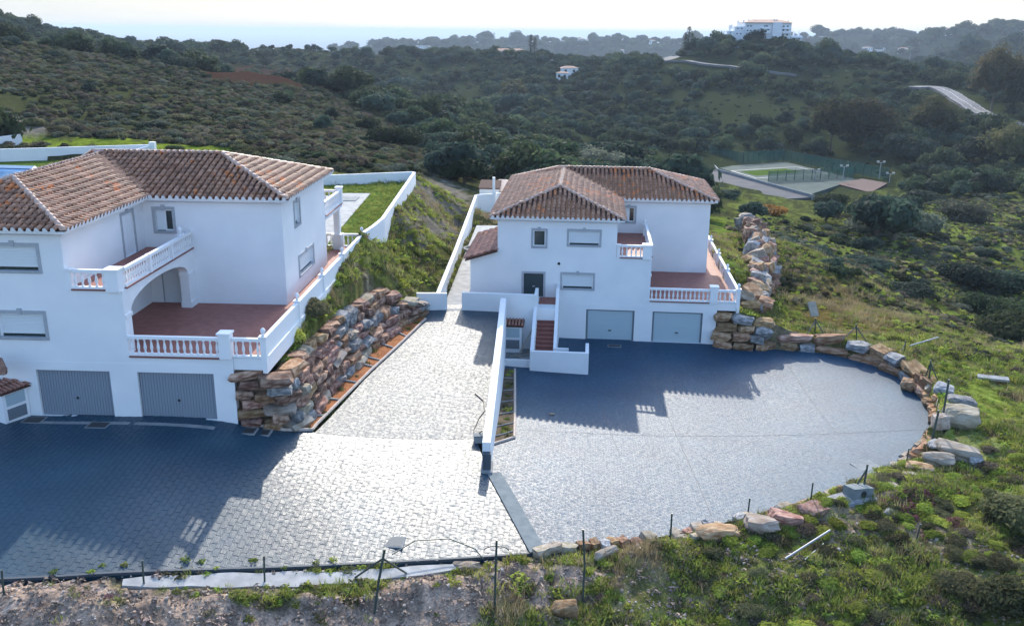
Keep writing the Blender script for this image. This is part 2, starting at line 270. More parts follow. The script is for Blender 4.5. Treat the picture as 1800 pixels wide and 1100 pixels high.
# stamped paving: slate blue, worn patches
def paving(name, c1, c2, rough, brick=None, bumpd=.012, moist=.25, bmix=.8, spec=.5):
    m = bpy.data.materials.new(name); m.use_nodes = True; t = m.node_tree; n = t.nodes; L = t.links; b = n['Principled BSDF']
    b.inputs['Specular IOR Level'].default_value = spec; g = n.new('ShaderNodeNewGeometry'); vec = g.outputs['Position']
    a = n.new('ShaderNodeTexNoise'); a.inputs['Scale'].default_value = .35; a.inputs['Detail'].default_value = 6; L.new(vec, a.inputs['Vector'])
    cr = n.new('ShaderNodeValToRGB'); cr.color_ramp.elements[0].position = .35; cr.color_ramp.elements[1].position = .68
    cr.color_ramp.elements[0].color = (*c1, 1); cr.color_ramp.elements[1].color = (*c2, 1); L.new(a.outputs['Fac'], cr.inputs[0]); out = cr.outputs[0]
    f = n.new('ShaderNodeTexNoise'); f.inputs['Scale'].default_value = 7; f.inputs['Detail'].default_value = 8; L.new(vec, f.inputs['Vector'])
    mr = n.new('ShaderNodeMapRange'); mr.inputs[1].default_value = .3; mr.inputs[2].default_value = .7; mr.inputs[3].default_value = rough-moist/2; mr.inputs[4].default_value = rough+moist/2
    L.new(f.outputs['Fac'], mr.inputs[0]); L.new(mr.outputs[0], b.inputs['Roughness'])
    fs = n.new('ShaderNodeTexNoise'); fs.inputs['Scale'].default_value = 30; fs.inputs['Detail'].default_value = 3; L.new(vec, fs.inputs['Vector'])
    hgt = fs.outputs['Fac']
    if brick:
        mp = n.new('ShaderNodeMapping'); mp.inputs['Rotation'].default_value = (0, 0, brick[2]); L.new(vec, mp.inputs['Vector'])
        br = n.new('ShaderNodeTexBrick'); br.inputs['Scale'].default_value = 1; br.inputs['Brick Width'].default_value = brick[0]; br.inputs['Row Height'].default_value = brick[1]
        br.inputs['Mortar Size'].default_value = brick[3]; br.inputs['Mortar Smooth'].default_value = .4; br.inputs['Color1'].default_value = (1,1,1,1); br.inputs['Color2'].default_value = (.72,.74,.76,1); br.inputs['Mortar'].default_value = (.45,.45,.45,1)
        L.new(mp.outputs[0], br.inputs['Vector'])
        mx = n.new('ShaderNodeMix'); mx.data_type = 'RGBA'; mx.blend_type = 'MULTIPLY'; mx.inputs[0].default_value = bmix; L.new(out, mx.inputs[6]); L.new(br.outputs['Color'], mx.inputs[7]); out = mx.outputs[2]
        ma = n.new('ShaderNodeMath'); ma.operation = 'MULTIPLY_ADD'; L.new(br.outputs['Fac'], ma.inputs[0]); ma.inputs[1].default_value = -.8; L.new(fs.outputs['Fac'], ma.inputs[2]); hgt = ma.outputs[0]
    L.new(out, b.inputs['Base Color'])
    bp = n.new('ShaderNodeBump'); bp.inputs['Strength'].default_value = .8; bp.inputs['Distance'].default_value = bumpd; L.new(hgt, bp.inputs['Height']); L.new(bp.outputs[0], b.inputs['Normal'])
    return m
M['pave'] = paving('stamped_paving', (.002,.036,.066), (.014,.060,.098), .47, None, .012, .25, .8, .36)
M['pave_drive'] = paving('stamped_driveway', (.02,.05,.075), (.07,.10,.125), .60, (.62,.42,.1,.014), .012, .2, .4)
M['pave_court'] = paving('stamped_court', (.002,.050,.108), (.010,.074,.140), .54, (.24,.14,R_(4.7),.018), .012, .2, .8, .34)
M['joint'] = mat('joint_band', (.05,.07,.09), None, .7)
M['band'] = mat_dull('divider_concrete', (.15,.18,.19), (.21,.235,.24), .85, 3)
M['tube'] = mat('dull_tube', (.28,.30,.33), None, .5, metal=.3)
M['box_grey'] = mat_dull('meter_box_grey', (.14,.17,.18), (.2,.225,.23), .85, 3)
# ------------------------------------------------------------------ meshes
class MB:
    def __init__(s): s.v = []; s.f = []
    def add(s, vs, fs):
        o = len(s.v); s.v += [tuple(map(float, p)) for p in vs]; s.f += [tuple(i+o for i in f) for f in fs]; return s
    def box(s, x0, x1, y0, y1, z0, z1, M4=None):
        vs = [(x, y, z) for z in (z0, z1) for y in (y0, y1) for x in (x0, x1)]
        if M4 is not None: vs = [M4 @ Vector(p) for p in vs]
        return s.add(vs, [(0,2,3,1),(4,5,7,6),(0,1,5,4),(2,6,7,3),(0,4,6,2),(1,3,7,5)])
    def quad(s, a, b, c, d): return s.add([a, b, c, d], [(0,1,2,3)])
    def tube(s, p, r, n=8, cap=True):
        p = [Vector(q) for q in p]; r = [r]*len(p) if not hasattr(r, '__len__') else r; o = []; prev = None
        for i, q in enumerate(p):
            t = (p[min(i+1, len(p)-1)]-p[max(i-1, 0)]).normalized(); a = Vector((0,0,1)) if abs(t.z) < .9 else Vector((1,0,0))
            u = t.cross(a).normalized(); w_ = t.cross(u); o += [q+(u*math.cos(k*2*math.pi/n)+w_*math.sin(k*2*math.pi/n))*r[i] for k in range(n)]
        fs = [(i*n+k, i*n+(k+1) % n, (i+1)*n+(k+1) % n, (i+1)*n+k) for i in range(len(p)-1) for k in range(n)]
        if cap: fs += [tuple(range(n))[::-1], tuple((len(p)-1)*n+k for k in range(n))]
        return s.add(o, fs)
    def lathe(s, prof, c=(0,0,0), n=8):
        o = [(c[0]+r*math.cos(k*2*math.pi/n), c[1]+r*math.sin(k*2*math.pi/n), c[2]+z) for r, z in prof for k in range(n)]
        fs = [(i*n+k, i*n+(k+1) % n, (i+1)*n+(k+1) % n, (i+1)*n+k) for i in range(len(prof)-1) for k in range(n)]
        return s.add(o, fs+[tuple(range(n))[::-1], tuple((len(prof)-1)*n+k for k in range(n))])
    def prism(s, poly, z0, z1):
        n = len(poly); z0 = z0 if hasattr(z0, '__len__') else [z0]*n; z1 = z1 if hasattr(z1, '__len__') else [z1]*n
        return s.add([(p[0], p[1], z) for p, z in zip(poly, z0)]+[(p[0], p[1], z) for p, z in zip(poly, z1)],
                     [tuple(range(n))[::-1], tuple(range(n, 2*n))]+[(i, (i+1) % n, n+(i+1) % n, n+i) for i in range(n)])
    def mesh(s, name, m=None, smooth=False):
        me = bpy.data.meshes.new(name); me.from_pydata(s.v, [], s.f); me.update()
        if m is not None: me.materials.append(M[m] if isinstance(m, str) else m)
        if smooth: me.polygons.foreach_set('use_smooth', [True]*len(me.polygons))
        return me
    def obj(s, name, m=None, parent=None, smooth=False): return link(name, s.mesh(name, m, smooth), parent)
def link(name, me, parent=None, mw=None):
    o = bpy.data.objects.new(name, me); COL.objects.link(o)
    if parent is not None: o.parent = parent
    if mw is not None: o.matrix_local = mw
    return o
def npmesh(name, V, Q, m=None, smooth=False):
    V = np.asarray(V, np.float32); Q = np.asarray(Q, np.int32); k = Q.shape[1]; me = bpy.data.meshes.new(name)
    me.vertices.add(len(V)); me.vertices.foreach_set('co', V.ravel()); me.loops.add(Q.size); me.loops.foreach_set('vertex_index', Q.ravel())
    me.polygons.add(len(Q)); me.polygons.foreach_set('loop_start', np.arange(0, Q.size, k, dtype=np.int32))
    if m is not None: me.materials.append(M[m] if isinstance(m, str) else m)
    me.update(calc_edges=True); me.validate()
    me.polygons.foreach_set('use_smooth', np.full(len(Q), smooth))
    return me
def tag(o, label=None, cat=None, group=None, kind=None):
    if label: o['label'] = label
    if cat: o['category'] = cat
    if group: o['group'] = group
    if kind: o['kind'] = kind
    return o
def empty(name, loc, rz=0, label=None, cat=None, group=None):
    o = bpy.data.objects.new(name, None); COL.objects.link(o); o.empty_display_size = .2; o.location = loc; o.rotation_euler = (0, 0, rz); return tag(o, label, cat, group)
def TRS(loc, rz=0, s=(1,1,1), rx=0, ry=0):
    s = (s,)*3 if not hasattr(s, '__len__') else s
    return Matrix.LocRotScale(Vector(loc), Matrix.Rotation(rz, 3, 'Z') @ Matrix.Rotation(ry, 3, 'Y') @ Matrix.Rotation(rx, 3, 'X'), Vector(s))
def copy_tree(o, parent=None, children=None):
    c = o.copy(); COL.objects.link(c)
    if parent is not None: c.parent = parent
    for k in (children or {}).get(o.name, list(o.children)): copy_tree(k, c)
    return c
# ------------------------------------------------------------------ sea and terrain
SEAZ = -135
mb = MB(); n = 64; ring = [(math.cos(2*math.pi*k/n)*80000, math.sin(2*math.pi*k/n)*80000, SEAZ) for k in range(n)]
mb.add(ring, [tuple(range(n))])
M['sea'] = mat('sea_water', (.25,.265,.28), None, 1.0, spec=.0, bump=.6, bscale=.02, bdist=2)
tag(mb.obj('sea', 'sea'), 'blue grey sea on the horizon', kind='structure')

# colour of the ground cover, by place
def zone(P3, poly, soft, seed):
    """membership of ground points in an outline given in picture columns/rows, with a ragged border"""
    u, v, z = project(P3); q = np.c_[u, v]; q = np.where(np.isfinite(q), q, -9e3)
    ins = inpoly(q, poly); d = pdist(q, poly); s = np.where(ins, d, -d)+soft*1.2*vnoise(P3[:, :2], 1.3, seed)+soft*.8*vnoise(P3[:, :2], .45, seed+1)
    s[z < 1] = -99
    return np.clip(s/soft*.5+.5, 0, 1)
Z_DIRT = [(-400,1004),(230,1004),(330,1035),(640,1040),(760,1000),(1010,975),(1080,1000),(900,1060),(820,1140),(-400,1300)]
Z_DIRT2 = [(1380,890),(1500,855),(1640,870),(1680,940),(1560,960),(1460,950)]
Z_DIRT3 = [(1610,790),(1700,760),(1760,790),(1730,840),(1640,860)]
Z_REDCUT = [(340,120),(415,115),(500,123),(562,153),(505,152),(440,149),(372,140)]
Z_GREY = [(690,395),(715,330),(790,310),(830,350),(800,430),(740,430)]
Z_SCREE = [(0,210),(50,205),(85,225),(60,240),(0,240)]
Z_FRESH = [(30,238),(200,245),(280,252),(420,262),(400,272),(270,268),(30,256)]
Z_DRY = [(1360,470),(1500,490),(1620,560),(1560,590),(1450,560),(1370,520)]
Z_BRIGHT = [(1540,420),(1640,405),(1800,440),(1800,420),(1640,395)]
Z_BRIGHT2 = [(1560,660),(1660,640),(1800,720),(1800,850),(1700,830),(1660,740)]
Z_BRIGHT3 = [(1250,385),(1330,395),(1310,470),(1270,470)]
Z_MEADOW = [(1300,360),(1450,385),(1600,365),(1850,345),(1850,470),(1700,470),(1650,540),(1500,490),(1380,440)]
Z_BARE = [(1700,385),(1800,375),(1800,400),(1720,402)]
PAL = dict(scrub=(.052,.060,.028), hill=(.034,.045,.021), far=(.018,.028,.02), grass=(.135,.155,.048), dirt=(.27,.215,.18), red=(.050,.027,.021), grey=(.17,.16,.145), fresh=(.14,.20,.025), dry=(.16,.115,.04), bright=(.13,.20,.03), bare=(.2,.17,.14), bank=(.11,.095,.045), meadow=(.125,.16,.042))
def ground_colour(V):
    P = V[:, :2]; r = np.hypot(P[:, 0], P[:, 1]); C = np.empty((len(V), 3)); C[:] = PAL['scrub']
    def mixc(w, c): C[:] = C*(1-w[:, None])+np.array(PAL[c] if isinstance(c, str) else c)*w[:, None]
    mixc(np.clip((r-130)/120, 0, 1), 'hill'); mixc(np.clip((r-500)/600, 0, 1), 'far')
    n1 = np.clip(vnoise(P, 3.5, 21)*.5+.5, 0, 1); n2 = np.clip(vnoise(P, .8, 22)*.5+.4, 0, 1)
    near = np.clip((75-r)/25, 0, 1)
    mixc(near*(.55+.45*n2), 'grass'); mixc(near*n1*n2*.55, 'bank'); mixc(near*np.clip(vnoise(P, 1.7, 23)-.6, 0, 1)*.8, 'dirt')
    dr = (r < 40)
    for poly, c, soft, s, k in ((Z_DIRT,'dirt',22,31,1),(Z_DIRT2,'dirt',18,33,.6),(Z_DIRT3,'dirt',14,35,.7),(Z_REDCUT,'red',4,37,.95),(Z_GREY,'grey',9,39,.8),(Z_SCREE,'grey',6,41,.9),(Z_FRESH,'fresh',5,43,.9),(Z_DRY,'dry',16,45,.6),(Z_BRIGHT,'bright',9,47,.8),(Z_BRIGHT2,'bright',16,49,.6),(Z_BRIGHT3,'bright',9,51,.7),(Z_BARE,'bare',6,53,.6),(Z_MEADOW,'meadow',30,55,.85)):
        mixc(zone(V, poly, soft, s)*k, c)
    # terraced plots of pale earth on the hill behind, fields towards the coast
    return C*(1+.25*vnoise(P, .5, 24)[:, None]*near[:, None]).clip(.5, 1.6)
ths = np.r_[np.linspace(R_(-80), R_(-33), 40, endpoint=False), np.linspace(R_(-33), R_(33), 620), np.linspace(R_(33), R_(80), 41)[1:]]
rs = np.r_[np.exp(np.linspace(math.log(7), math.log(20), 16, endpoint=False)), np.exp(np.linspace(math.log(20), math.log(110), 230, endpoint=False)), np.exp(np.linspace(math.log(110), math.log(9500), 230))]
TH, RR = np.meshgrid(ths, rs); P = np.c_[(np.sin(TH)*RR).ravel(), (np.cos(TH)*RR).ravel()]
V = np.c_[P, terrain(P)]
nr, nth = TH.shape; I = np.arange(nr*nth).reshape(nr, nth)
Q = np.stack([I[:-1,:-1], I[:-1,1:], I[1:,1:], I[1:,:-1]], -1).reshape(-1, 4)
M['ground'] = mat('hillside_ground', (.62,.62,.62), (1.3,1.25,1.2), .95, 1.7, .9, 5, attr='tint', spec=.0, detail=8, lo=.3, hi=.72, bdist=.08)
me = npmesh('terrain', V, Q, 'ground', True)
ca = me.color_attributes.new('tint', 'FLOAT_COLOR', 'POINT'); cc = np.c_[ground_colour(V), np.ones(len(V))].astype(np.float32); ca.data.foreach_set('color', cc.ravel())
_t = M['ground'].node_tree; _n = _t.nodes; _b = _n['Principled BSDF']; _g = _n.new('ShaderNodeNewGeometry'); _f = _n.new('ShaderNodeTexNoise'); _f.inputs['Scale'].default_value = 11; _f.inputs['Detail'].default_value = 10; _f.inputs['Roughness'].default_value = .75; _t.links.new(_g.outputs['Position'], _f.inputs['Vector'])
_r = _n.new('ShaderNodeValToRGB'); _r.color_ramp.elements[0].position = .34; _r.color_ramp.elements[1].position = .68; _r.color_ramp.elements[0].color = (.42,.42,.44,1); _r.color_ramp.elements[1].color = (1.75,1.65,1.5,1); _t.links.new(_f.outputs['Fac'], _r.inputs[0])
_m = _n.new('ShaderNodeMix'); _m.data_type = 'RGBA'; _m.blend_type = 'MULTIPLY'; _m.inputs[0].default_value = 1; _t.links.new(_b.inputs['Base Color'].links[0].from_socket, _m.inputs[6]); _t.links.new(_r.outputs[0], _m.inputs[7]); _t.links.new(_m.outputs[2], _b.inputs['Base Color'])
tag(link('terrain', me), 'grassy hillsides, valley and earth banks around the two villas', kind='structure')
TV = V
# ------------------------------------------------------------------ paved surfaces
def sheet(name, poly, fz, m, step=.6, dz=0., parent=None, edge=.25):
    bm = bmesh.new(); vs = [bm.verts.new((p[0], p[1], 0)) for p in poly]; bm.faces.new(vs)
    xs = [p[0] for p in poly]; ys = [p[1] for p in poly]
    for a, lo, hi in ((0, min(xs), max(xs)), (1, min(ys), max(ys))):
        for t in np.arange(lo+step, hi, step):
            co = [0,0,0]; no = [0,0,0]; co[a] = t; no[a] = 1
            bmesh.ops.bisect_plane(bm, geom=bm.verts[:]+bm.edges[:]+bm.faces[:], plane_co=co, plane_no=no)
    zz = fz(np.array([(v.co.x, v.co.y) for v in bm.verts]))
    for v, z in zip(bm.verts, zz): v.co.z = z+dz
    be = [e for e in bm.edges if e.is_boundary]
    r = bmesh.ops.extrude_edge_only(bm, edges=be)
    for g in r['geom']:
        if isinstance(g, bmesh.types.BMVert): g.co.z -= edge
    bmesh.ops.recalc_face_normals(bm, faces=bm.faces[:])
    me = bpy.data.meshes.new(name); bm.to_mesh(me); bm.free(); me.materials.append(M[m]); return link(name, me, parent)
iv = A_poly.index(divT)
# left yard with stamped setts; the part up to the gate is the smoother driveway
yk = [A_poly[i] for i in range(len(A_poly))]
mid = tuple(on(zA, 553, 759)[:2]); sp1 = tuple(on(zA, 553, 760)[:2]); sp2 = tuple(on(zA, 838, 772)[:2])
yard_poly = [A_poly[0], A_poly[1], A_poly[2], sp1, sp2, divT]+A_poly[iv+1:]
drive_poly = [sp1]+[A_poly[i] for i in range(4, iv)]+[(-.9, 36.5), sp2]
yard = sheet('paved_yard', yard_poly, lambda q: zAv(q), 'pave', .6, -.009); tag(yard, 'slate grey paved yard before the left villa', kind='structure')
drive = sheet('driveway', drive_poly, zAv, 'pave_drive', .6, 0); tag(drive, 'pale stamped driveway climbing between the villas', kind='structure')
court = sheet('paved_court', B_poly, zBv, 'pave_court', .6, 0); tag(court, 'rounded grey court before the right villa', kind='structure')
# setts of the yard, each with its own edges; the nearest 300 are separate
hx, hy = .215, .43; cy_, sy_ = math.cos(VL['yaw']), math.sin(VL['yaw'])
cells = []
for i in range(-60, 135):
    for j in range(-6, 32):
        lx = -11.5+i*hx; ly = -11+j*hy+(.5*hy if i % 2 else 0)
        wx = VL['x']+cy_*lx-sy_*ly; wy = VL['y']+sy_*lx+cy_*ly; cells.append((wx, wy))
cells = np.array(cells); ins = inpoly(cells, yard_poly) & (pdist(cells, yard_poly) > .13); cells = cells[ins]
zc = zAv(cells); jit = RNG.normal(0, .0012, len(cells)); tilt = RNG.normal(0, .0055, (len(cells), 2)); e = .11
gx = (zAv(cells+[e,0])-zc)/e; gy_ = (zAv(cells+[0,e])-zc)/e
def sett_verts(a=.5*hx-.006, b=.5*hy-.006, ch=.009):
    lo = [(-a,-b,-.02),(a,-b,-.03),(a,b,-.03),(-a,b,-.03)]; mi = [(x, y, -.012) for x, y, _ in lo]; hi_ = [(x*(1-ch/a), y*(1-ch/b), 0) for x, y, _ in lo]
    return np.array(mi+hi_), np.array([(0,1,5,4),(1,2,6,5),(2,3,7,6),(3,0,4,7),(4,5,6,7)])
SV, SQ = sett_verts()
d2 = np.where(np.abs(project(np.c_[cells, zc])[0]-900) < 900, np.hypot(cells[:,0], cells[:,1]), 1e6); order = np.argsort(d2)
sm = bpy.data.meshes.new('paving_stone'); sm.from_pydata([tuple(p) for p in SV], [], [tuple(map(int, q)) for q in SQ]); sm.materials.append(M['pave'])
def sett_frame(k):
    nx = Vector((cy_, sy_, (gx[k]+tilt[k,0])*cy_+gy_[k]*sy_)).normalized(); ny = Vector((-sy_, cy_, -gx[k]*sy_+(gy_[k]+tilt[k,1])*cy_)); nz = nx.cross(ny).normalized(); ny = nz.cross(nx)
    return nx, ny, nz
for k in order[:300]:
    nx, ny, nz = sett_frame(k); mw = Matrix([[nx[i], ny[i], nz[i], (cells[k,0], cells[k,1], zc[k]+jit[k])[i]] for i in range(3)]+[[0,0,0,1]])
    link('paving_stone', sm, yard, mw)
allv = []; allq = []
for c, k in enumerate(order[300:]):
    nx, ny, nz = sett_frame(k); B = np.array([nx[:], ny[:], nz[:]]); allv.append(SV@B+np.array([cells[k,0], cells[k,1], zc[k]+jit[k]])); allq.append(SQ+8*c)
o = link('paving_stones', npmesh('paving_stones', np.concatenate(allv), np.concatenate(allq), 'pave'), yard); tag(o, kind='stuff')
def ribbon(name, pts, wd, fz, m, dz=.006, parent=None, n=30, th=0):
    """a flat band laid on a surface along world points"""
    pts = np.array(pts, float)[:, :2]; s = np.r_[0, np.cumsum(np.hypot(*np.diff(pts, axis=0).T))]; t = np.linspace(0, s[-1], n)
    c = np.c_[np.interp(t, s, pts[:, 0]), np.interp(t, s, pts[:, 1])]; tg = np.gradient(c, axis=0); tg /= np.linalg.norm(tg, axis=1)[:, None]; no = np.c_[-tg[:, 1], tg[:, 0]]
    wd = np.interp(np.linspace(0, 1, n), np.linspace(0, 1, len(wd)), wd) if hasattr(wd, '__len__') else np.full(n, wd)
    a = c+no*wd[:, None]/2; b = c-no*wd[:, None]/2; mb = MB(); za = fz(a)+dz; zb = fz(b)+dz
    mb.v = [(*p, z) for p, z in zip(a, za)]+[(*p, z) for p, z in zip(b, zb)]; mb.f = [(n+i, n+i+1, i+1, i) for i in range(n-1)]
    if th:
        k = len(mb.v); mb.v += [(x, y, z-th) for x, y, z in mb.v]; mb.f += [(i, i+1, k+i+1, k+i) for i in range(n-1)]+[(n+i+1, n+i, k+n+i, k+n+i+1) for i in range(n-1)]+[(n, 0, k, k+n), (n-1, 2*n-1, k+2*n-1, k+n-1)]
    return mb.obj(name, m, parent)
# dark band that divides the two yards, and saw-cut joints of the court
ribbon('divider_band', [on(zB, 868, 830), on(zB, 946, 969)], .62, zBv, 'band', .008, court)
for a, b in (((1050,700),(1090,800)), ((1140,640),(1250,905)), ((1245,625),(1330,700)), ((1385,640),(1470,760)), ((915,755),(1620,755))):
    ribbon('joint', [on(zB, *a), on(zB, *b)], (.035), zBv, 'joint', .006, court)
# concrete strip along the front edge of the left yard
tag(ribbon('concrete_strip', [on(zA, 215,1020), on(zA, 400,1016), on(zA, 600,1012), on(zA, 690,1004), on(zA, 760,997), on(zA, 838,989)], (.3,.62,.5,.8,.62,.85,.56,.7,.5,.55,.35,.15), lambda q: zAv(q)-.05, 'concrete', .0, None, 40, .1), 'rough pale concrete strip along the yard front', kind='structure')
ribbon('edge_kerb', [on(zA, 0,1016)]+[np.r_[p, 0] for p in A_front[1:]], .09, zAv, 'joint', .006, yard, 40, .1)
# ------------------------------------------------------------------ the two villas
XP, XE, XW, XU, XB, YB, YR, ZT, ZE, ZB, OV, XL, XLL = 3.967, 5.395, -.242, -2.454, 4.157, 7.548, 15.8, 2.75, 7.9, 5.48, .43, -9.95, -11.7
SL = .325
def wallsheet(mb, o, ud, u0, u1, z0, z1, holes=(), depth=.16):
    """a wall face from o along unit ud; holes (u0,u1,z0,z1) get reveals of the given depth; outward normal = ud x z turned to the right"""
    o = np.array(o, float); ud = np.array(ud, float); n = np.array([ud[1], -ud[0], 0.])
    pt = lambda u, z, d=0: tuple(o+ud*u+np.array([0,0,z])-n*d)
    us = sorted({u0, u1, *[h[i] for h in holes for i in (0,1)]}); zs = sorted({z0, z1, *[h[i] for h in holes for i in (2,3)]})
    for a, b in zip(us, us[1:]):
        for c, d in zip(zs, zs[1:]):
            m, k = (a+b)/2, (c+d)/2
            if any(h[0] < m < h[1] and h[2] < k < h[3] for h in holes): continue
            mb.quad(pt(a,c), pt(b,c), pt(b,d), pt(a,d))
    for h in holes:
        a, b, c, d = h[:4]
        mb.quad(pt(a,c), pt(a,c,depth), pt(b,c,depth), pt(b,c)); mb.quad(pt(a,d), pt(b,d), pt(b,d,depth), pt(a,d,depth))
        mb.quad(pt(a,c), pt(a,d), pt(a,d,depth), pt(a,c,depth)); mb.quad(pt(b,c), pt(b,c,depth), pt(b,d,depth), pt(b,d))
def fr(o, ud):
    """local frame on a wall: x along, y outward, z up"""
    o = Vector(o); u = Vector(ud); n = Vector((u.y, -u.x, 0))
    return Matrix([[u.x, n.x, 0, o.x], [u.y, n.y, 0, o.y], [0, 0, 1, o.z], [0,0,0,1]])
def window(root, Mf, u0, u1, z0, z1, b=.13, kind='shut', dep=.16, key=True):
    """outer size of the surround"""
    mb = MB()
    for x0, x1, a, c in ((u0,u0+b,z0,z1), (u1-b,u1,z0,z1), (u0+b,u1-b,z1-b,z1), (u0+b,u1-b,z0,z0+b*.75)): mb.box(x0, x1, -.01, .035, a, c, Mf)
    f = mb.obj('window', 'grey_trim', root)
    if key: MB().box((u0+u1)/2-.09, (u0+u1)/2+.09, .0, .06, z1-b-.02, z1+.09, Mf).obj('keystone', 'grey_trim', f)
    a, c, z2, z3 = u0+b, u1-b, z0+b*.75, z1-b
    MB().box(a-.02, c+.02, -dep, .075, z2-.05, z2+.012, Mf).obj('sill', 'grey_trim', f)
    MB().box(a, c, -dep-.02, -dep+.012, z2, z3, Mf).obj('glass', 'glass', f)
    if kind == 'shut':
        mb = MB(); h = z2+.14*(z3-z2); k = int((z3-h)/.055); st = (z3-h)/k
        for i in range(k): mb.box(a+.05, c-.05, -dep+.012, -dep+.05-.008*(i % 2), h+i*st, h+(i+1)*st-.006, Mf)
        mb.obj('shutter', 'shutter', f)
        mb = MB()
        for x0, x1 in ((a, a+.05), (c-.05, c)): mb.box(x0, x1, -dep+.012, -dep+.06, z2+.013, z3, Mf)
        mb.obj('frame', 'trim', f)
    elif kind == 'half':
        m_ = (a+c)/2; MB().box(a+.02, m_, -dep+.012, -dep+.05, z2+.05, z3-.02, Mf).obj('shutter', 'shutter', f)
        mb = MB()
        for x0, x1, e, g in ((m_, m_+.06, z2+.02, z3), (c-.06, c, z2+.02, z3), (m_+.06, c-.06, z2+.02, z2+.09), (m_+.06, c-.06, z3-.07, z3)): mb.box(x0, x1, -dep+.012, -dep+.06, e, g, Mf)
        mb.obj('frame', 'trim', f)
    else:
        mb = MB()
        for x0, x1, e, g in ((a, a+.06, z2+.02, z3), (c-.06, c, z2+.02, z3), (a+.06, c-.06, z2+.02, z2+.09), (a+.06, c-.06, z3-.07, z3)): mb.box(x0, x1, -dep+.012, -dep+.05, e, g, Mf)
        mb.obj('frame', 'trim', f)
    return f
_bal = MB().lathe([(.055,0),(.055,.05),(.03,.09),(.062,.2),(.066,.26),(.045,.4),(.028,.5),(.05,.55),(.055,.6)], n=8).mesh('baluster', 'trim', True)
def balustrade(root, name, p0, p1, z, h=.83, spacing=.265, kind='open', label=None):
    """rails and balusters between two points (local), part of root"""
    p0 = Vector((*p0, z)); p1 = Vector((*p1, z)); d = p1-p0; L = d.length; u = d.normalized(); Mf = fr(p0, (u.x, u.y))
    mb = MB().box(0, L, -.085, .085, h-.13, h, Mf)
    if kind == 'open':
        mb.box(0, L, -.075, .075, .0, .09, Mf); o = mb.obj(name, 'trim', root); n = max(2, int(round(L/spacing)))
        for i in range(n):
            q = p0+u*((i+.5)*L/n); link('baluster', _bal, o, TRS((q.x, q.y, q.z+.09), 0, (1, 1, (h-.22)/.6)))
    else:
        mb.box(0, L, -.06, .06, 0, h-.13, Mf); o = mb.obj(name, 'trim', root)
    return o
def post(root, x, y, z, h, a=.16, cap=True, ball=False, name='post'):
    mb = MB().box(x-a, x+a, y-a, y+a, z, z+h)
    if cap: mb.box(x-a-.05, x+a+.05, y-a-.05, y+a+.05, z+h, z+h+.07)
    o = mb.obj(name, 'trim', root)
    if ball: MB().lathe([(.03,0),(.09,.03),(.04,.08),(.1,.16),(.11,.22),(.07,.3),(.01,.34)], (x, y, z+h+.07 if cap else z+h), 8).obj('finial', 'trim', o, True)
    return o
# roof as two crossing hips
HIPS = ((XL-OV, XU+OV, -OV, YR+OV), (XL-OV, XB+OV, YB-OV, YR+OV))
def hip(P, k):
    x0, x1, y0, y1 = HIPS[k]; D = np.stack([P[:,1]-y0, y1-P[:,1], P[:,0]-x0, x1-P[:,0]], -1); return D.min(1)*SL, D.argmin(1)
def roofz(P):
    a, i = hip(P, 0); b, j = hip(P, 1); use = b > a+1e-9
    return np.where(use, b, a), np.where(use, j+4, i)
def tile_mesh():
    V = []; n = 6; L = .50
    for y, r, z in ((0, .102, .075), (L, .090, .012)):
        V += [(-r*math.cos(math.pi*k/n), y, z+r*1.15*math.sin(math.pi*k/n)) for k in range(n+1)]
    V += [(-.072*math.cos(math.pi*k/n), 0, .07+.085*math.sin(math.pi*k/n)) for k in range(n+1)]
    F_ = [(k, k+1, n+2+k, n+1+k) for k in range(n)]+[(2*n+2+k, 2*n+3+k, k+1, k) for k in range(n)]
    return np.array(V), np.array(F_)
TVv, TQ = tile_mesh()
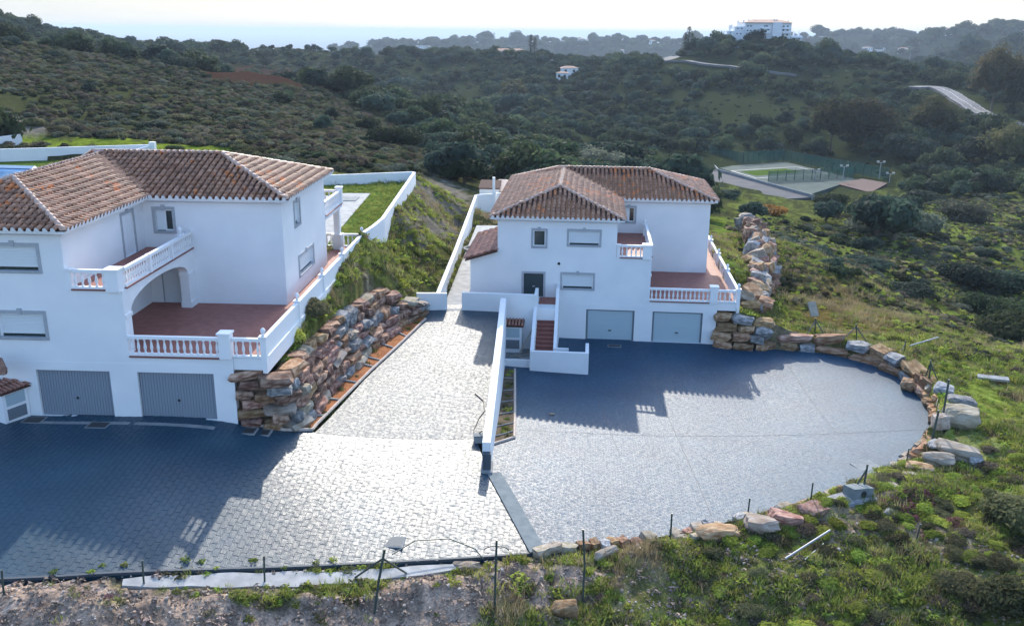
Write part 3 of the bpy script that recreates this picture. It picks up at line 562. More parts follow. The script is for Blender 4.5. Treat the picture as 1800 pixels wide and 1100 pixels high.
def roof(root, first300, mt):
    cs = math.cos(math.atan(SL)); R = []
    for k in (0, 1):
        x0, x1, y0, y1 = HIPS[k]
        for side in range(4):
            axis = 0 if side < 2 else 1           # columns run along x for the y sides
            lo, hi = (x0, x1) if axis == 0 else (y0, y1); depth = min(x1-x0, y1-y0)/2+.3
            for c in np.arange(lo+.16, hi, .312):
                for r in np.arange(-.07, depth, .415*cs):
                    a = r+.2
                    P = {0:(c, y0+a), 1:(c, y1-a), 2:(x0+a, c), 3:(x1-a, c)}[side]
                    R.append((k*4+side, P[0], P[1], c, r))
    R = np.array(R); h, s = roofz(R[:, 1:3]); ok = (s == R[:, 0]); R = R[ok]
    O = []
    for si, px, py, c, r in R:
        k, side = divmod(int(si), 4); x0, x1, y0, y1 = HIPS[k]
        b = {0:(c, y0+r), 1:(c, y1-r), 2:(x0+r, c), 3:(x1-r, c)}[side]; f = {0:(0,1), 1:(0,-1), 2:(1,0), 3:(-1,0)}[side]
        up = Vector((f[0], f[1], SL)).normalized(); rt = Vector((f[1], -f[0], 0)); no = rt.cross(up)
        j = random.gauss(0, .008); z = ZE+SL*r+.02
        O.append((np.array([rt[:], up[:], no[:]]), np.array([b[0]+rt.x*j, b[1]+rt.y*j, z+random.gauss(0,.005)])))
    # white mortar closing the tile ends along the eaves
    em = MB()
    for (si, px, py, c, r), (B, p) in zip(R, O):
        if r > 0: continue
        hd = [p+B[0]*(-.088*math.cos(math.pi*k/6))+B[2]*(.075+.1*math.sin(math.pi*k/6))-B[1]*.004 for k in range(7)]; em.add(hd+[p+B[0]*.13-B[1]*.004-B[2]*.02, p-B[0]*.13-B[1]*.004-B[2]*.02], [tuple(range(9))])
    # underlay
    bm = bmesh.new(); g = .35; outline = [(XL-OV,-OV),(XU+OV,-OV),(XU+OV,YB-OV),(XB+OV,YB-OV),(XB+OV,YR+OV),(XL-OV,YR+OV)]
    bm.faces.new([bm.verts.new((x, y, 0)) for x, y in outline])
    cuts = [((XL-OV,-OV,0),(1,-1,0)),((XU+OV,-OV,0),(1,1,0)),((XL-OV,YR+OV,0),(1,1,0)),((XB+OV,YR+OV,0),(1,-1,0)),((XB+OV,YB-OV,0),(1,1,0)),((XU+OV,YB-OV,0),(1,-1,0)),((XL/2+XU/2,0,0),(1,0,0)),((0,YB/2+YR/2,0),(0,1,0)),
            ((0,YB-OV,0),(0,1,0)),((XU+OV,0,0),(1,0,0)),((XL-OV,YB-OV,0),(1,-1,0))]
    for co, no in cuts: bmesh.ops.bisect_plane(bm, geom=bm.verts[:]+bm.edges[:]+bm.faces[:], plane_co=co, plane_no=Vector(no).normalized())
    zz, _ = roofz(np.array([(v.co.x, v.co.y) for v in bm.verts]))
    for v, z in zip(bm.verts, zz): v.co.z = ZE+z
    ex = bmesh.ops.extrude_edge_only(bm, edges=[e for e in bm.edges if e.is_boundary])
    for v in ex['geom']:
        if isinstance(v, bmesh.types.BMVert): v.co.z = ZE-.10
        if isinstance(v, bmesh.types.BMFace): v.material_index = 1
    bmesh.ops.recalc_face_normals(bm, faces=bm.faces[:]); me = bpy.data.meshes.new('roof'); bm.to_mesh(me); bm.free(); me.materials.append(M['roof_base']); me.materials.append(M['white']); base = link('roof', me, root)
    em.obj('eave_mortar', 'white', base)
    # white cornice below the tile ends
    mb = MB(); ol = outline; n = len(ol); ins = [(XL,0),(XU,0),(XU,YB),(XB,YB),(XB,YR),(XL,YR)]
    def ringm(p, zs): return [(x, y, zs) for x, y in p]
    mid = [((a[0]*.3+b[0]*.7), (a[1]*.3+b[1]*.7)) for a, b in zip(ol, ins)]
    mb.add(ringm([(a[0]*.96+b[0]*.04, a[1]*.96+b[1]*.04) for a, b in zip(ol, ins)], ZE-.105)+ringm([(a[0]*.7+b[0]*.3, a[1]*.7+b[1]*.3) for a, b in zip(ol, ins)], ZE-.11)+ringm(mid, ZE-.2)+ringm([(a[0]*.05+b[0]*.95, a[1]*.05+b[1]*.95) for a, b in zip(ol, ins)], ZE-.24),
           [(r*n+i, r*n+(i+1) % n, (r+1)*n+(i+1) % n, (r+1)*n+i) for r in range(3) for i in range(n)])
    mb.obj('cornice', 'white', root)
    # tiles
    hw = VL if first300 else VR
    dist = np.array([np.linalg.norm(l2w(hw, *o[1])) for o in O]); u, v, _ = project(np.array([l2w(hw, *o[1]) for o in O])); front = np.array([(o[0][2] @ np.array([0,-1,.33])) > 0 for o in O])
    order = np.argsort(dist+1e3*((u < -5) | ~front)); n1 = 300 if first300 else 0
    tm = bpy.data.meshes.new('roof_tile'); tm.from_pydata([tuple(p) for p in TVv], [], [tuple(map(int, q)) for q in TQ]); tm.materials.append(M[mt]); tm.polygons.foreach_set('use_smooth', [True]*len(tm.polygons))
    for k in order[:n1]:
        B, p = O[k]; link('roof_tile', tm, base, Matrix([[B[0][i], B[1][i], B[2][i], p[i]] for i in range(3)]+[[0,0,0,1]]))
    rest = order[n1:]; V = np.concatenate([TVv@O[k][0]+O[k][1] for k in rest]); Qq = np.concatenate([TQ+len(TVv)*c for c, k in enumerate(rest)])
    tag(link('roof_tiles', npmesh('roof_tiles', V, Qq, mt, True), base), kind='stuff')
    # ridge and hip tiles
    xm = (XL+XU)/2; hA = (XU-XL)/2+OV; yr = (YB+YR)/2; hB = (YR-YB)/2+OV; zA_ = ZE+SL*hA; zB_ = ZE+SL*hB
    lines = [((XL-OV,-OV,ZE),(xm,-OV+hA,zA_)), ((XU+OV,-OV,ZE),(xm,-OV+hA,zA_)), ((xm,-OV+hA,zA_),(xm,yr-.3,zA_)), ((xm-.35,yr,zB_),(XB+OV-hB,yr,zB_)), ((XB+OV,YB-OV,ZE),(XB+OV-hB,yr,zB_)), ((XB+OV,YR+OV,ZE),(XB+OV-hB,yr,zB_)), ((XL-OV,YR+OV,ZE),(xm-.35,yr,zB_))]
    vh = np.array([(XU+OV, YB-OV)]); 
    rt_ = []
    rm = MB(); n = 6; prof = [(-.13*math.cos(math.pi*k/n), .13*math.sin(math.pi*k/n)) for k in range(n+1)]
    rm.add([(x, 0, z*1.05) for x, z in prof]+[(x*.85, .45, z*.85) for x, z in prof], [(k, k+1, n+2+k, n+1+k) for k in range(n)]+[tuple(range(n+1))[::-1]])
    rme = rm.mesh('ridge_tile', 'ridge', True)
    for a, b in lines:
        a = Vector(a); b = Vector(b); d = b-a; L = d.length; y = d.normalized(); x = y.cross(Vector((0,0,1))).normalized(); z = x.cross(y); k = int(L/.4)
        for i in range(k):
            q = a+y*(i*L/k)+Vector((0,0,.06)); link('ridge_tile', rme, base, Matrix([[x[j], y[j], z[j], q[j]] for j in range(3)]+[[0,0,0,1]]))
    return base
def villa(h, label, left):
    root = empty('villa', (h['x'], h['y'], h['z']), h['yaw'], label, 'house', 'white villas of the same design')
    Wm = MB(); dep = .16
    front = [(-5.59,-3.42,6.10,7.24) if not left else (-5.5,-3.35,6.10,7.34), (-5.94,-3.74,3.27,4.44) if not left else (-5.6,-3.45,3.31,4.56)]
    small = (-7.83,-6.8,5.93,7.21); door = (-8.4,-6.88,ZT,4.42)
    b = .13
    inner = lambda w: (w[0]+b, w[1]-b, w[2]+b*.75, w[3]-b)
    g1, g2 = (-4.216,-1.141,0,2.031), (0,3.169,0,2.031)
    # front face: garage storey, main storey, upper storey
    wallsheet(Wm, (0,-.012,0), (1,0,0), XLL, XP, -2.2, 2.40, [g1, g2], .16)
    Wm.quad((XLL,-.012,2.40),(XP,-.012,2.40),(XP,0,2.40),(XLL,0,2.40))
    hs = [inner(front[1])]+([(door[0]+b, door[1]-b, ZT, door[3]-b)] if not left else [])
    wallsheet(Wm, (0,0,0), (1,0,0), XLL, XP, 2.40, ZT, [], dep)
    wallsheet(Wm, (0,0,0), (1,0,0), XLL, XW, ZT, ZB-.06, hs, dep)
    wallsheet(Wm, (0,0,0), (1,0,0), XL, XU, ZB-.06, ZE-.15, [inner(front[0]), inner(small)], dep)
    Wm.quad((XU,0,ZB-.06),(XW,0,ZB-.06),(XW,0,ZB-.02),(XU,0,ZB-.02))
    # sides, back
    wallsheet(Wm, (XP,0,0), (0,1,0), -.012, YR, -2.2, ZT-.02)
    wallsheet(Wm, (XU,0,0), (0,1,0), 0, YB, ZT, ZE-.15, [(5.28,6.42,ZB,7.42)], .12)
    wallsheet(Wm, (0,YB,0), (1,0,0), XU, XB, ZT, ZE-.15, [inner((-2.02,-.93,6.15,7.43)), (-1.9,-.75,ZT,4.95)], dep)
    wallsheet(Wm, (XB,0,0), (0,1,0), YB, YR, ZT, ZE-.15, [inner((9.55,10.75,6.06,7.43)), inner((9.9,12.98,3.46,4.62))], dep)
    wallsheet(Wm, (XB,YR,0), (-1,0,0), 0, XB-XL, -2, ZE-.15, [(.6,3.4,ZT,4.95), (.9,2.9,ZB,7.5)], dep)
    wallsheet(Wm, (XL,YR,0), (0,-1,0), 0, YR, ZT, ZE-.15)
    # low wing on the left with its lean-to roof
    Yl = 7.2
    wallsheet(Wm, (XLL,Yl,0), (0,-1,0), 0, Yl, -2.2, 5.2); wallsheet(Wm, (XL,Yl,0), (-1,0,0), 0, XL-XLL, -2, 5.2)
    Wm.add([(XLL,-.001,5.2),(XL,-.001,5.2),(XL,-.001,5.72)], [(0,1,2)]); Wm.obj('wall', 'white', root)
    mb = MB(); x0, x1, z0, z1 = XLL-.3, XL, 5.12, 5.78
    mb.add([(x0,-.3,z0),(x1,-.3,z1),(x1,Yl+.3,z1),(x0,Yl+.3,z0),(x0,-.3,z0-.1),(x1,-.3,z1-.1),(x1,Yl+.3,z1-.1),(x0,Yl+.3,z0-.1)], [(0,1,2,3),(4,7,6,5),(0,4,5,1),(2,6,7,3),(0,3,7,4),(1,5,6,2)])
    lean = mb.obj('lean_to_roof', 'roof_base', root); sl = (z1-z0)/(x1-x0); up = Vector((1,0,sl)).normalized(); rt = Vector((0,-1,0)); no = rt.cross(up); tr = MB()
    tm2 = bpy.data.meshes.new('roof_tile'); tm2.from_pydata([tuple(p) for p in TVv], [], [tuple(map(int, q)) for q in TQ]); tm2.materials.append(M['tile_red']); tm2.polygons.foreach_set('use_smooth', [True]*len(tm2.polygons))
    for y in np.arange(-.2, Yl+.25, .27):
        for r in np.arange(-.05, x1-x0-.2, .42):
            q = (x0+r, y, z0+sl*r+.015); link('roof_tile', tm2, lean, Matrix([[rt[i], up[i], no[i], q[i]] for i in range(3)]+[[0,0,0,1]]))
    roof(root, left, 'tile')
    # garage doors
    for g in (g1, g2):
        mb = MB(); gx0, gx1 = g[0]+.02, g[1]-.02
        if left:
            k = 26; st = (gx1-gx0)/k
            mb.box(gx0, gx1, .14, .17, 0.02, 2.03)
            for i in range(k): mb.box(gx0+i*st+.012, gx0+(i+1)*st-.022, .115, .14, .03, 1.98)
            o = mb.obj('garage_door', 'garage_grey', root); MB().lathe([(.06,0),(.06,.02),(.03,.03),(.03,.06)], (0,0,0), 8).obj('handle', 'dark', o).matrix_local = TRS(((gx0+gx1)/2,.12,.78), 0, 1, R_(90))
        else:
            mb.box(gx0+.1, gx1-.1, .12, .17, .02, 1.93); 
            for zz in (.5, .98, 1.45): mb.box(gx0+.1, gx1-.1, .112, .12, zz, zz+.42)
            o = mb.obj('garage_door', 'garage_pale', root)
            mb = MB().box(gx0, gx0+.1, .09, .17, 0, 2.03).box(gx1-.1, gx1, .09, .17, 0, 2.03).box(gx0+.1, gx1-.1, .09, .17, 1.93, 2.03); mb.obj('frame', 'frame_grey', o)
            MB().box((gx0+gx1)/2-.1, (gx0+gx1)/2+.1, .07, .112, .6, .66).obj('handle', 'dark', o)
    # windows
    F0 = fr((0,0,0), (1,0)); window(root, F0, *front[0]); window(root, F0, *front[1]); window(root, F0, *small, kind='plain')
    window(root, fr((0,YB,0), (1,0)), -2.02, -.93, 6.15, 7.43, kind='half')
    window(root, fr((XB,0,0), (0,1)), 9.55, 10.75, 6.06, 7.43); window(root, fr((XB,0,0), (0,1)), 9.9, 12.98, 3.46, 4.62)
    Fb = fr((XU,0,0), (0,1)); mb = MB()
    for a, c, e, g in ((5.16,5.28,ZB,7.54), (6.42,6.54,ZB,7.54), (5.28,6.42,7.42,7.54)): mb.box(a, c, -.01, .04, e, g, Fb)
    d = mb.obj('balcony_door', 'grey_trim', root); MB().box(5.75, 5.95, 0, .06, 7.5, 7.66, Fb).obj('keystone', 'grey_trim', d)
    mb = MB().box(5.28, 6.42, -.12, -.09, ZB, 7.42, Fb).box(5.34, 5.83, -.09, -.07, ZB+.1, 7.35, Fb).box(5.87, 6.36, -.09, -.07, ZB+.1, 7.35, Fb); mb.obj('leaf', 'trim', d)
    Mp = fr((0,YB,0), (1,0)); d = MB().box(-1.9, -.75, -.14, -.11, ZT, 4.95, Mp).obj('porch_door', 'shutter', root); MB().box(-1.9, -1.86, -.11, -.05, ZT, 4.95, Mp).box(-.79, -.75, -.11, -.05, ZT, 4.95, Mp).obj('frame', 'grey_trim', d)
    MB().box(XB-3.4, XB-.6, YR-.17, YR-.14, ZT, 4.95).box(XB-2.9, XB-.9, YR-.17, YR-.14, ZB, 7.5).obj('rear_door', 'glass', root)
    # terrace, side walk and their parapets
    mb = MB().box(XP, XE-.02, .03, 20.3, 2.224, ZT-.03).box(XW-2.1, XP-.003, .03, YB+.02, ZT-.25, ZT-.03).box(XB-4, XP-.003, YR-.02, 20.3, ZT-.25, ZT-.03); mb.obj('terrace_slab', 'white', root)
    mb = MB().box(XU+.01, XE-.1, .1, YB-.003, ZT-.028, ZT).box(XB+.003, XE-.1, YB, YR+.003, ZT-.028, ZT).box(XB-4, XE-.1, YR+.004, 20.25, ZT-.028, ZT); mb.obj('terrace_floor', 'terracotta', root)
    MB().box(XW+.02, 3.5, -.075, .12, ZT-.075, ZT-.02).obj('terrace_edge', 'red_edge', root)
    balustrade(root, 'balustrade', (XW, .06), (3.52, .06), ZT)
    post(root, 3.76, .06, ZT-.02, 1.02, .23, True, name='pillar'); MB().box(3.52, 4.02, -.035, .0, -.4, ZT).obj('pilaster', 'white', root)
    balustrade(root, 'balustrade', (4.02, .06), (5.2, .06), ZT)
    ys = (.12, 5.3, 10.0, 14.6, 20.1)
    for y in ys: post(root, 5.29, y, ZT-.45, 1.30, .12, True, True)
    for y0, y1 in zip(ys, ys[1:]): balustrade(root, 'parapet', (5.29, y0+.12), (5.29, y1-.12), ZT, kind='solid')
    MB().box(5.22, 5.405, .003, 20.2, 2.10, ZT+.01).obj('terrace_kerb', 'white', root)
    if left: balustrade(root, 'balustrade', (5.1, 20.1), (XB-3, 20.1), ZT)
    # porch under the balcony: pier, arch, pilaster
    mb = MB(); zs = 4.35; zt = ZB-.16; y0, y1 = .62, 6.75; yc = (y0+y1)/2; rx = (y1-y0)/2
    mb.box(XW-.42, XW-.002, .003, y0, ZT-.02, zt); mb.box(XW-.42, XW, y1, YB-.003, ZT-.02, zt)
    n = 20; arc = [(yc-rx*math.cos(math.pi*i/n), zs+.82*math.sin(math.pi*i/n)**.8) for i in range(n+1)]
    for i in range(n):
        (a, za), (c, zc) = arc[i], arc[i+1]
        mb.add([(x, y, z) for x in (XW-.42, XW) for y, z in ((a,za),(c,zc),(c,zt),(a,zt))], [(0,1,2,3),(7,6,5,4),(0,4,5,1),(3,2,6,7)])
    mb.obj('porch_arch', 'white', root)
    mb = MB().box(XW-.46, XW+.05, y1-.02, YB-.0, ZT-.01, ZT+.28).box(XW-.46, XW+.05, y1-.03, YB, zs-.05, zs+.08).box(XW-.3, XW+.05, .04, y0+.03, zs-.05, zs+.08); mb.obj('pilaster', 'trim', root)
    MB().box(XU+.002, XW+.02, .004, YB-.003, ZB-.16, ZB-.03).obj('balcony_slab', 'white', root)
    MB().box(XU+.003, XW-.1, .12, YB-.004, ZB-.03, ZB).obj('balcony_floor', 'terracotta', root)
    MB().box(XW-.1, XW+.075, .35, YB-.005, ZB-.03, ZB+.03).box(XU+.2, -.8, -.07, .12, ZB-.03, ZB+.03).obj('balcony_edge', 'red_edge', root)
    post(root, XW-.3, .12, ZB-.05, .86, .27, True, name='pillar'); post(root, XU+.12, .06, ZB-.02, .8, .1, True, name='pillar')
    balustrade(root, 'balustrade', (XU+.22, .06), (XW-.57, .06), ZB+.03, .79)
    for a, c in ((.4, 2.65), (2.95, 5.0), (5.3, YB-.01)): balustrade(root, 'balustrade', (XW-.04, a), (XW-.04, c), ZB+.03, .79, .22)
    for y in (2.8, 5.15): post(root, XW-.04, y, ZB+.03, .80, .1, False)
    post(root, XW-.14, 6.6, ZB+.03, .78, .09, True, True)
    # rear balcony on a column
    MB().box(XB-5, XB+.06, YR+.002, 19.9, ZB-.2, ZB-.02).obj('balcony_slab', 'white', root); MB().box(XB-5, XB+.1, YR+.003, 19.95, ZB-.02, ZB+.03).obj('balcony_edge', 'red_edge', root)
    balustrade(root, 'balustrade', (XB-.03, YR+.02), (XB-.03, 19.6), ZB+.03, .79); balustrade(root, 'balustrade', (XB-.3, 19.8), (XB-5, 19.8), ZB+.03, .79); post(root, XB-.07, 19.76, ZB-.0, .95, .17)
    MB().box(XB-.5, XB+.05, 19.3, 19.85, ZT, ZT+.85).box(XB-.4, XB-.05, 19.4, 19.75, ZT+.85, ZB-.2).box(XB-.55, XB+.08, 19.27, 19.88, ZT+.85, ZT+.93).obj('column', 'trim', root)
    mb = MB()
    for x, y, z in ((-1.0,0,3.0),): pass
    return root, door, b
vl, _, _ = villa(VL, 'white villa on the left with two ribbed grey garage doors and orange blotched roof tiles', True)
vr, door, _b = villa(VR, 'white villa in the middle of the picture with dark entrance door above a red stair', False)
# entrance of the right villa: door, stair, walls
F0 = fr((0,0,0), (1,0)); mb = MB()
for a, c, e, g in ((door[0],door[0]+_b,ZT,door[3]), (door[1]-_b,door[1],ZT,door[3]), (door[0]+_b,door[1]-_b,door[3]-_b,door[3])): mb.box(a, c, -.01, .04, e, g, F0)
d = mb.obj('front_door', 'grey_trim', vr); M['door'] = mat('dark_door', (.025,.05,.06), None, .4)
lf = MB().box(door[0]+_b, door[1]-_b, -.14, -.1, ZT, door[3]-_b, F0).obj('leaf', 'door', d); MB().box(-7.72,-7.56,-.1,-.04,3.4,3.46,F0).obj('handle', 'metal', d)
mb = MB()
for a in (door[0]+.2, -7.6):
    for e in (2.95, 3.65): mb.box(a+.03, a+.47, -.1, -.085, e, e+.5, F0)
mb.obj('panel', 'door', d)
MB().lathe([(.09,0),(.09,.03),(.05,.05),(.05,.1)], (0,0,0), 10).obj('wall_lamp', 'dark', vr).matrix_local = TRS((-6.05,-.01,4.98), 0, 1, R_(90))
MB().box(-7.72,-7.6,-.05,-.001,4.62,4.7).obj('wall_lamp', 'trim', vr)
# landing and stair: 14 risers from the landing down to the yard
MB().box(XLL+.1, -6.12, -2.6, -.013, -2, ZT-.02).obj('landing', 'white', vr); MB().box(XLL+.12, -7.3, -2.6, -.014, ZT-.02, ZT+.0).obj('landing_floor', 'terracotta', vr)
st = empty('stair', (0,0,0)); st.parent = vr; nS = 14; y_t, y_b = -1.25, -5.0
for i in range(nS):
    zt_ = ZT-(i)*(ZT-.15)/nS; ya = y_t-(i)*(y_t-y_b)/nS; yb = y_t-(i+1)*(y_t-y_b)/nS
    MB().box(-7.22, -6.13, yb-.03, ya, zt_-.25, zt_-.02).obj('riser', 'red_edge', st); MB().box(-7.22, -6.13, yb-.04, ya, zt_-.02, zt_+.005).obj('tread', 'terracotta', st)
MB().box(-7.22, -6.13, y_t, -.02, ZT-.02, ZT+.005).obj('tread', 'terracotta', st)
wl = lambda name, x0, x1, y0, y1, z0, z1: MB().box(x0, x1, y0, y1, z0, z1).obj(name, 'white', vr)
# stair walls: outer (left) falls with the flight
def slopewall(x0, x1, y0, z0, y1, z1, zb):
    MB().add([(x, y, z) for x in (x0, x1) for y, z in ((y0,zb),(y1,zb),(y1,z1),(y0,z0))], [(0,1,2,3),(7,6,5,4),(0,4,5,1),(1,5,6,2),(2,6,7,3),(3,7,4,0)]).obj('stair_wall', 'white', vr)
slopewall(-7.42, -7.225, -1.6, ZT+.95, -6.0, 1.25, -.5); slopewall(-6.125, -5.93, -.015, ZT+.95, -1.25, ZT+.95, -.5); slopewall(-6.125, -5.93, -1.25, ZT+.95, -4.75, .95, -.5)
wl('front_wall', -7.42, -4.0, -6.2, -6.0, -.6, 1.22); wl('front_wall', -4.2, -4.0, -5.998, -4.3, -.6, 1.2); wl('front_wall', -5.93, -5.2, -4.75, -4.6, -.5, .95)
MB().box(-7.2, -4.2, -6.0, -4.6, -.35, .02).obj('landing_floor', 'concrete_dark', vr)
# parapet that closes the driveway in front of the landing
wl('parapet', XLL-.15, -7.43, -2.95, -2.75, -1.5, ZT+.95); wl('parapet', -7.42, -7.23, -2.95, -1.3, ZT-.4, ZT+.951)
# enclosure for meters left of the stair
MB().box(-9.4, -7.43, -5.6, -2.96, -.4, .22).obj('enclosure_floor', 'concrete_dark', vr)
wl('enclosure_wall', -9.3, -7.43, -5.75, -5.6, -.5, .5)
# ------------------------------------------------------------------ stones
def stone_mesh(seed, flat=False):
    bm = bmesh.new(); bmesh.ops.create_cube(bm, size=1); bmesh.ops.subdivide_edges(bm, edges=bm.edges[:], cuts=1, use_grid_fill=True); g = random.Random(seed)
    for v in bm.verts:
        c = v.co; n = sum(abs(a) > .4 for a in c); k = {1:1.0, 2:.93, 3:.84}.get(n, 1)
        v.co = Vector((c.x*k*(1+g.uniform(-.24,.22)), c.y*k*(1+g.uniform(-.24,.22)), c.z*k*(1+g.uniform(-.26,.22)*(.5 if flat else 1))))
    bmesh.ops.triangulate(bm, faces=bm.faces[:]); me = bpy.data.meshes.new('stone'); bm.to_mesh(me); bm.free(); return me
STN = {}
for mname in ('stone', 'stone_grey', 'stone_orange', 'stone_flat'):
    STN[mname] = []
    for s in range(7):
        me = stone_mesh(s*7+len(mname), mname == 'stone_flat'); me.materials.append(M[mname]); STN[mname].append(me)
def boulder_mesh(seed, m):
    bm = bmesh.new(); bmesh.ops.create_cube(bm, size=1); bmesh.ops.subdivide_edges(bm, edges=bm.edges[:], cuts=5, use_grid_fill=True); g = np.random.default_rng(seed); from mathutils import noise
    pl_ = [(Vector(g.normal(0, 1, 3)).normalized(), g.uniform(.38, .56)) for _ in range(7)]; o = Vector(g.uniform(0, 50, 3))
    for v in bm.verts:
        c = v.co.copy(); n = c.normalized(); c = c*.72+n*.17
        for q, d in pl_:
            t = c.dot(q)-d
            if t > 0: c -= q*t*.85
        v.co = c+n*(.09*noise.noise(c*2.2+o)+.045*noise.noise(c*6+o))
    bmesh.ops.recalc_face_normals(bm, faces=bm.faces[:]); me = bpy.data.meshes.new('boulder'); bm.to_mesh(me); bm.free(); me.materials.append(M[m]); return me
def stone(parent, loc, size, rz=0, kinds=('stone',), tilt=.08, name='stone'):
    return link(name, random.choice(STN[random.choice(kinds)]), parent, TRS(loc, rz, size, random.gauss(0, tilt), random.gauss(0, tilt)))
def along(pts, n=200):
    pts = np.array(pts, float); s = np.r_[0, np.cumsum(np.linalg.norm(np.diff(pts[:, :2], axis=0), axis=1))]; return pts, s
def at_s(ps, q): return np.array([np.interp(q, ps[1], ps[0][:, i]) for i in range(ps[0].shape[1])])
def stone_wall(name, label, base, top, rows, kinds, lmin, lmax, th=.7, overlap=1.0, jit=.06):
    root = empty(name, (0,0,0), 0, label, 'stone wall'); B = along(base); T = along(top); LB, LT = B[1][-1], T[1][-1]
    pr = rows
    for k in range(max(rows) if hasattr(rows, '__len__') else rows):
        q = -random.uniform(0, .5)
        while q < LB:
            l = random.uniform(lmin, lmax); m = min(max((q+l/2)/LB, .0), 1.); K = np.interp(m, np.linspace(0, 1, len(rows)), rows) if hasattr(rows, '__len__') else rows
            if k >= round(K): q += l; continue
            K = round(K); b = at_s(B, m*LB); t = at_s(T, m*LT); b2 = at_s(B, min(m*LB+.3, LB)); b1 = at_s(B, max(m*LB-.3, 0)); rz = math.atan2(b2[1]-b1[1], b2[0]-b1[0])
            f = (k+.5)/K; p = b*(1-f)+t*f; h = np.linalg.norm(t-b)/K; p[2] += random.gauss(0, .05*h); off = random.gauss(0, jit)
            p[0] += -math.sin(rz)*off; p[1] += math.cos(rz)*off
            stone(root, p, (l*overlap*random.uniform(.9, 1.04), th*random.uniform(.85, 1.2), h*random.uniform(.86, 1.1)), rz+random.gauss(0, jit), kinds, jit); q += l
    return root
sA = lambda u, v, dz=0: on(zA, u, v)+np.array([0,0,dz])
sB = lambda u, v, dz=0: on(zB, u, v)+np.array([0,0,dz])
# big rock wall under the left terrace
b0 = l2w(VL, XP+.15, .35, -.25); c0 = sA(516, 752, -.15)
tops = [l2w(VL, XP+.1, .6, 2.15), gz(478, 662, -13.5), gz(520, 618, -13.6), gz(580, 560, -13.8), gz(650, 508, -14.3), gz(700, 520, -15.0), gz(738, 530, -15.6)]
rw = stone_wall('rock_wall', 'stepped wall of big reddish rocks holding the left villa terrace above the driveway', [b0, c0, sA(538,738,-.1), sA(590,678,-.1), sA(640,625,-.1), sA(700,580,-.1), sA(742,552,-.1)],
                [tops[0], tops[1], tops[1]+np.array([.25,.5,0]), tops[2], tops[3], tops[4], tops[6]], (6,6,6,6,5,4), ('stone','stone','stone_grey','stone','stone_flat','stone_orange'), .6, 1.6, .85)
# earth behind those rocks
mb = MB(); bb = [b0, c0, sA(538,738), sA(590,678), sA(640,625), sA(700,580), sA(742,552)]; tt = [tops[0], tops[1], tops[1]+np.array([.25,.5,0]), tops[2], tops[3], tops[4], tops[6]]
sh = np.array([-.35,.12,-.1]); mb.v = [tuple(p+sh) for p in bb]+[tuple(p+sh) for p in tt]; mb.f = [(i, i+1, 8+i, 7+i) for i in range(6)]
mb.obj('earth', 'soil', rw)
# planter of red soil at its foot with a kerb and concrete bars
pl = empty('planter_bed', (0,0,0), 0, 'long strip of red soil between the rock wall and the driveway', 'planter')
inn = [sA(512,755), sA(538,738), sA(590,678), sA(640,625), sA(700,580), sA(742,552)]; outp = [sA(549,757), sA(556,748), sA(606,698), sA(650,654), sA(705,604), sA(748,562)]
mb = MB(); mb.v = [tuple(p+np.array([-.2,0,.05])) for p in inn]+[tuple(p+np.array([0,0,.06])) for p in outp]; mb.f = [(6+i, 7+i, i+1, i) for i in range(5)]; mb.obj('soil', 'red_soil', pl)
mb = MB()
for a, b in zip(outp, outp[1:]): mb.tube([a+np.array([0,0,.06]), b+np.array([0,0,.06])], .075, 6)
mb.tube([outp[0]+np.array([0,0,.06]), sA(500,757,.05), sA(450,748,.04)], .075, 6); mb.obj('kerb', 'kerb', pl)
for f in (.1,.22,.36,.5,.56,.68,.8):
    a = at_s(along(inn), f*along(inn)[1][-1]); b = at_s(along(outp), f*along(outp)[1][-1]); MB().tube([a+np.array([0,0,.08]), b+np.array([0,0,.08])], .05, 6).obj('crossbar', 'concrete', pl)
# wall of rocks round the right court
e0 = l2w(VR, 4.1, -.25, -.15)
ed = [np.array([p[0], p[1], zB(*p)-.1]) for p in B_edge[:9]]
def outw(i, d):
    p = np.array(ed[i][:2]); c = np.array([9., 44.]); n = (p-c)/np.linalg.norm(p-c); return np.array([p[0]+n[0]*d, p[1]+n[1]*d, ed[i][2]])
stone_wall('boulder_wall', 'square ochre rocks stacked four high beside the right garage', [e0, l2w(VR, 5.2, -.3, -.15), l2w(VR, 6.9, -.35, -.2)], [l2w(VR, 4.15, .1, 2.1), l2w(VR, 5.3, .1, 2.1), l2w(VR, 7.0, .1, 1.75)], 4, ('stone_orange','stone_orange','stone_orange','stone_orange','stone_grey'), .9, 1.5, 1.1)
stone_wall('boulder_wall', 'low curved wall of two courses of rock round the far side of the court', [l2w(VR, 6.5, -.5, -.2)]+[outw(i, .3) for i in range(0, 6)], [l2w(VR, 6.6, -.2, 1.1)]+[outw(i, .6)+np.array([0,0,1.15]) for i in range(0, 6)], 2, ('stone','stone_orange','stone_orange','stone_grey','stone_orange'), .9, 2.3, .9)
stone_wall('boulder_wall', 'broken orange rocks along the right rim of the court', [outw(i, .3) for i in range(5, 9)], [outw(i, .8)+np.array([0,0,1.0]) for i in range(5, 9)], 2, ('stone_orange','stone_orange','stone_flat'), .6, 1.2, .8)
stone_wall('rubble_wall', 'dark rubble rock wall dropping beside the right villa terrace', [gz(1330,545,-17.6), gz(1348,500,-18.1), gz(1352,450,-18.3), gz(1338,410,-18.5), gz(1318,392,-18)], [gz(1312,535,-16.7), gz(1325,490,-16.5), gz(1330,445,-16.5), gz(1318,405,-16.5), gz(1305,385,-16.6)], 4, ('stone','stone_grey','stone_flat','stone_orange','stone'), .6, 1.7, 1.1, 1.0, .28)
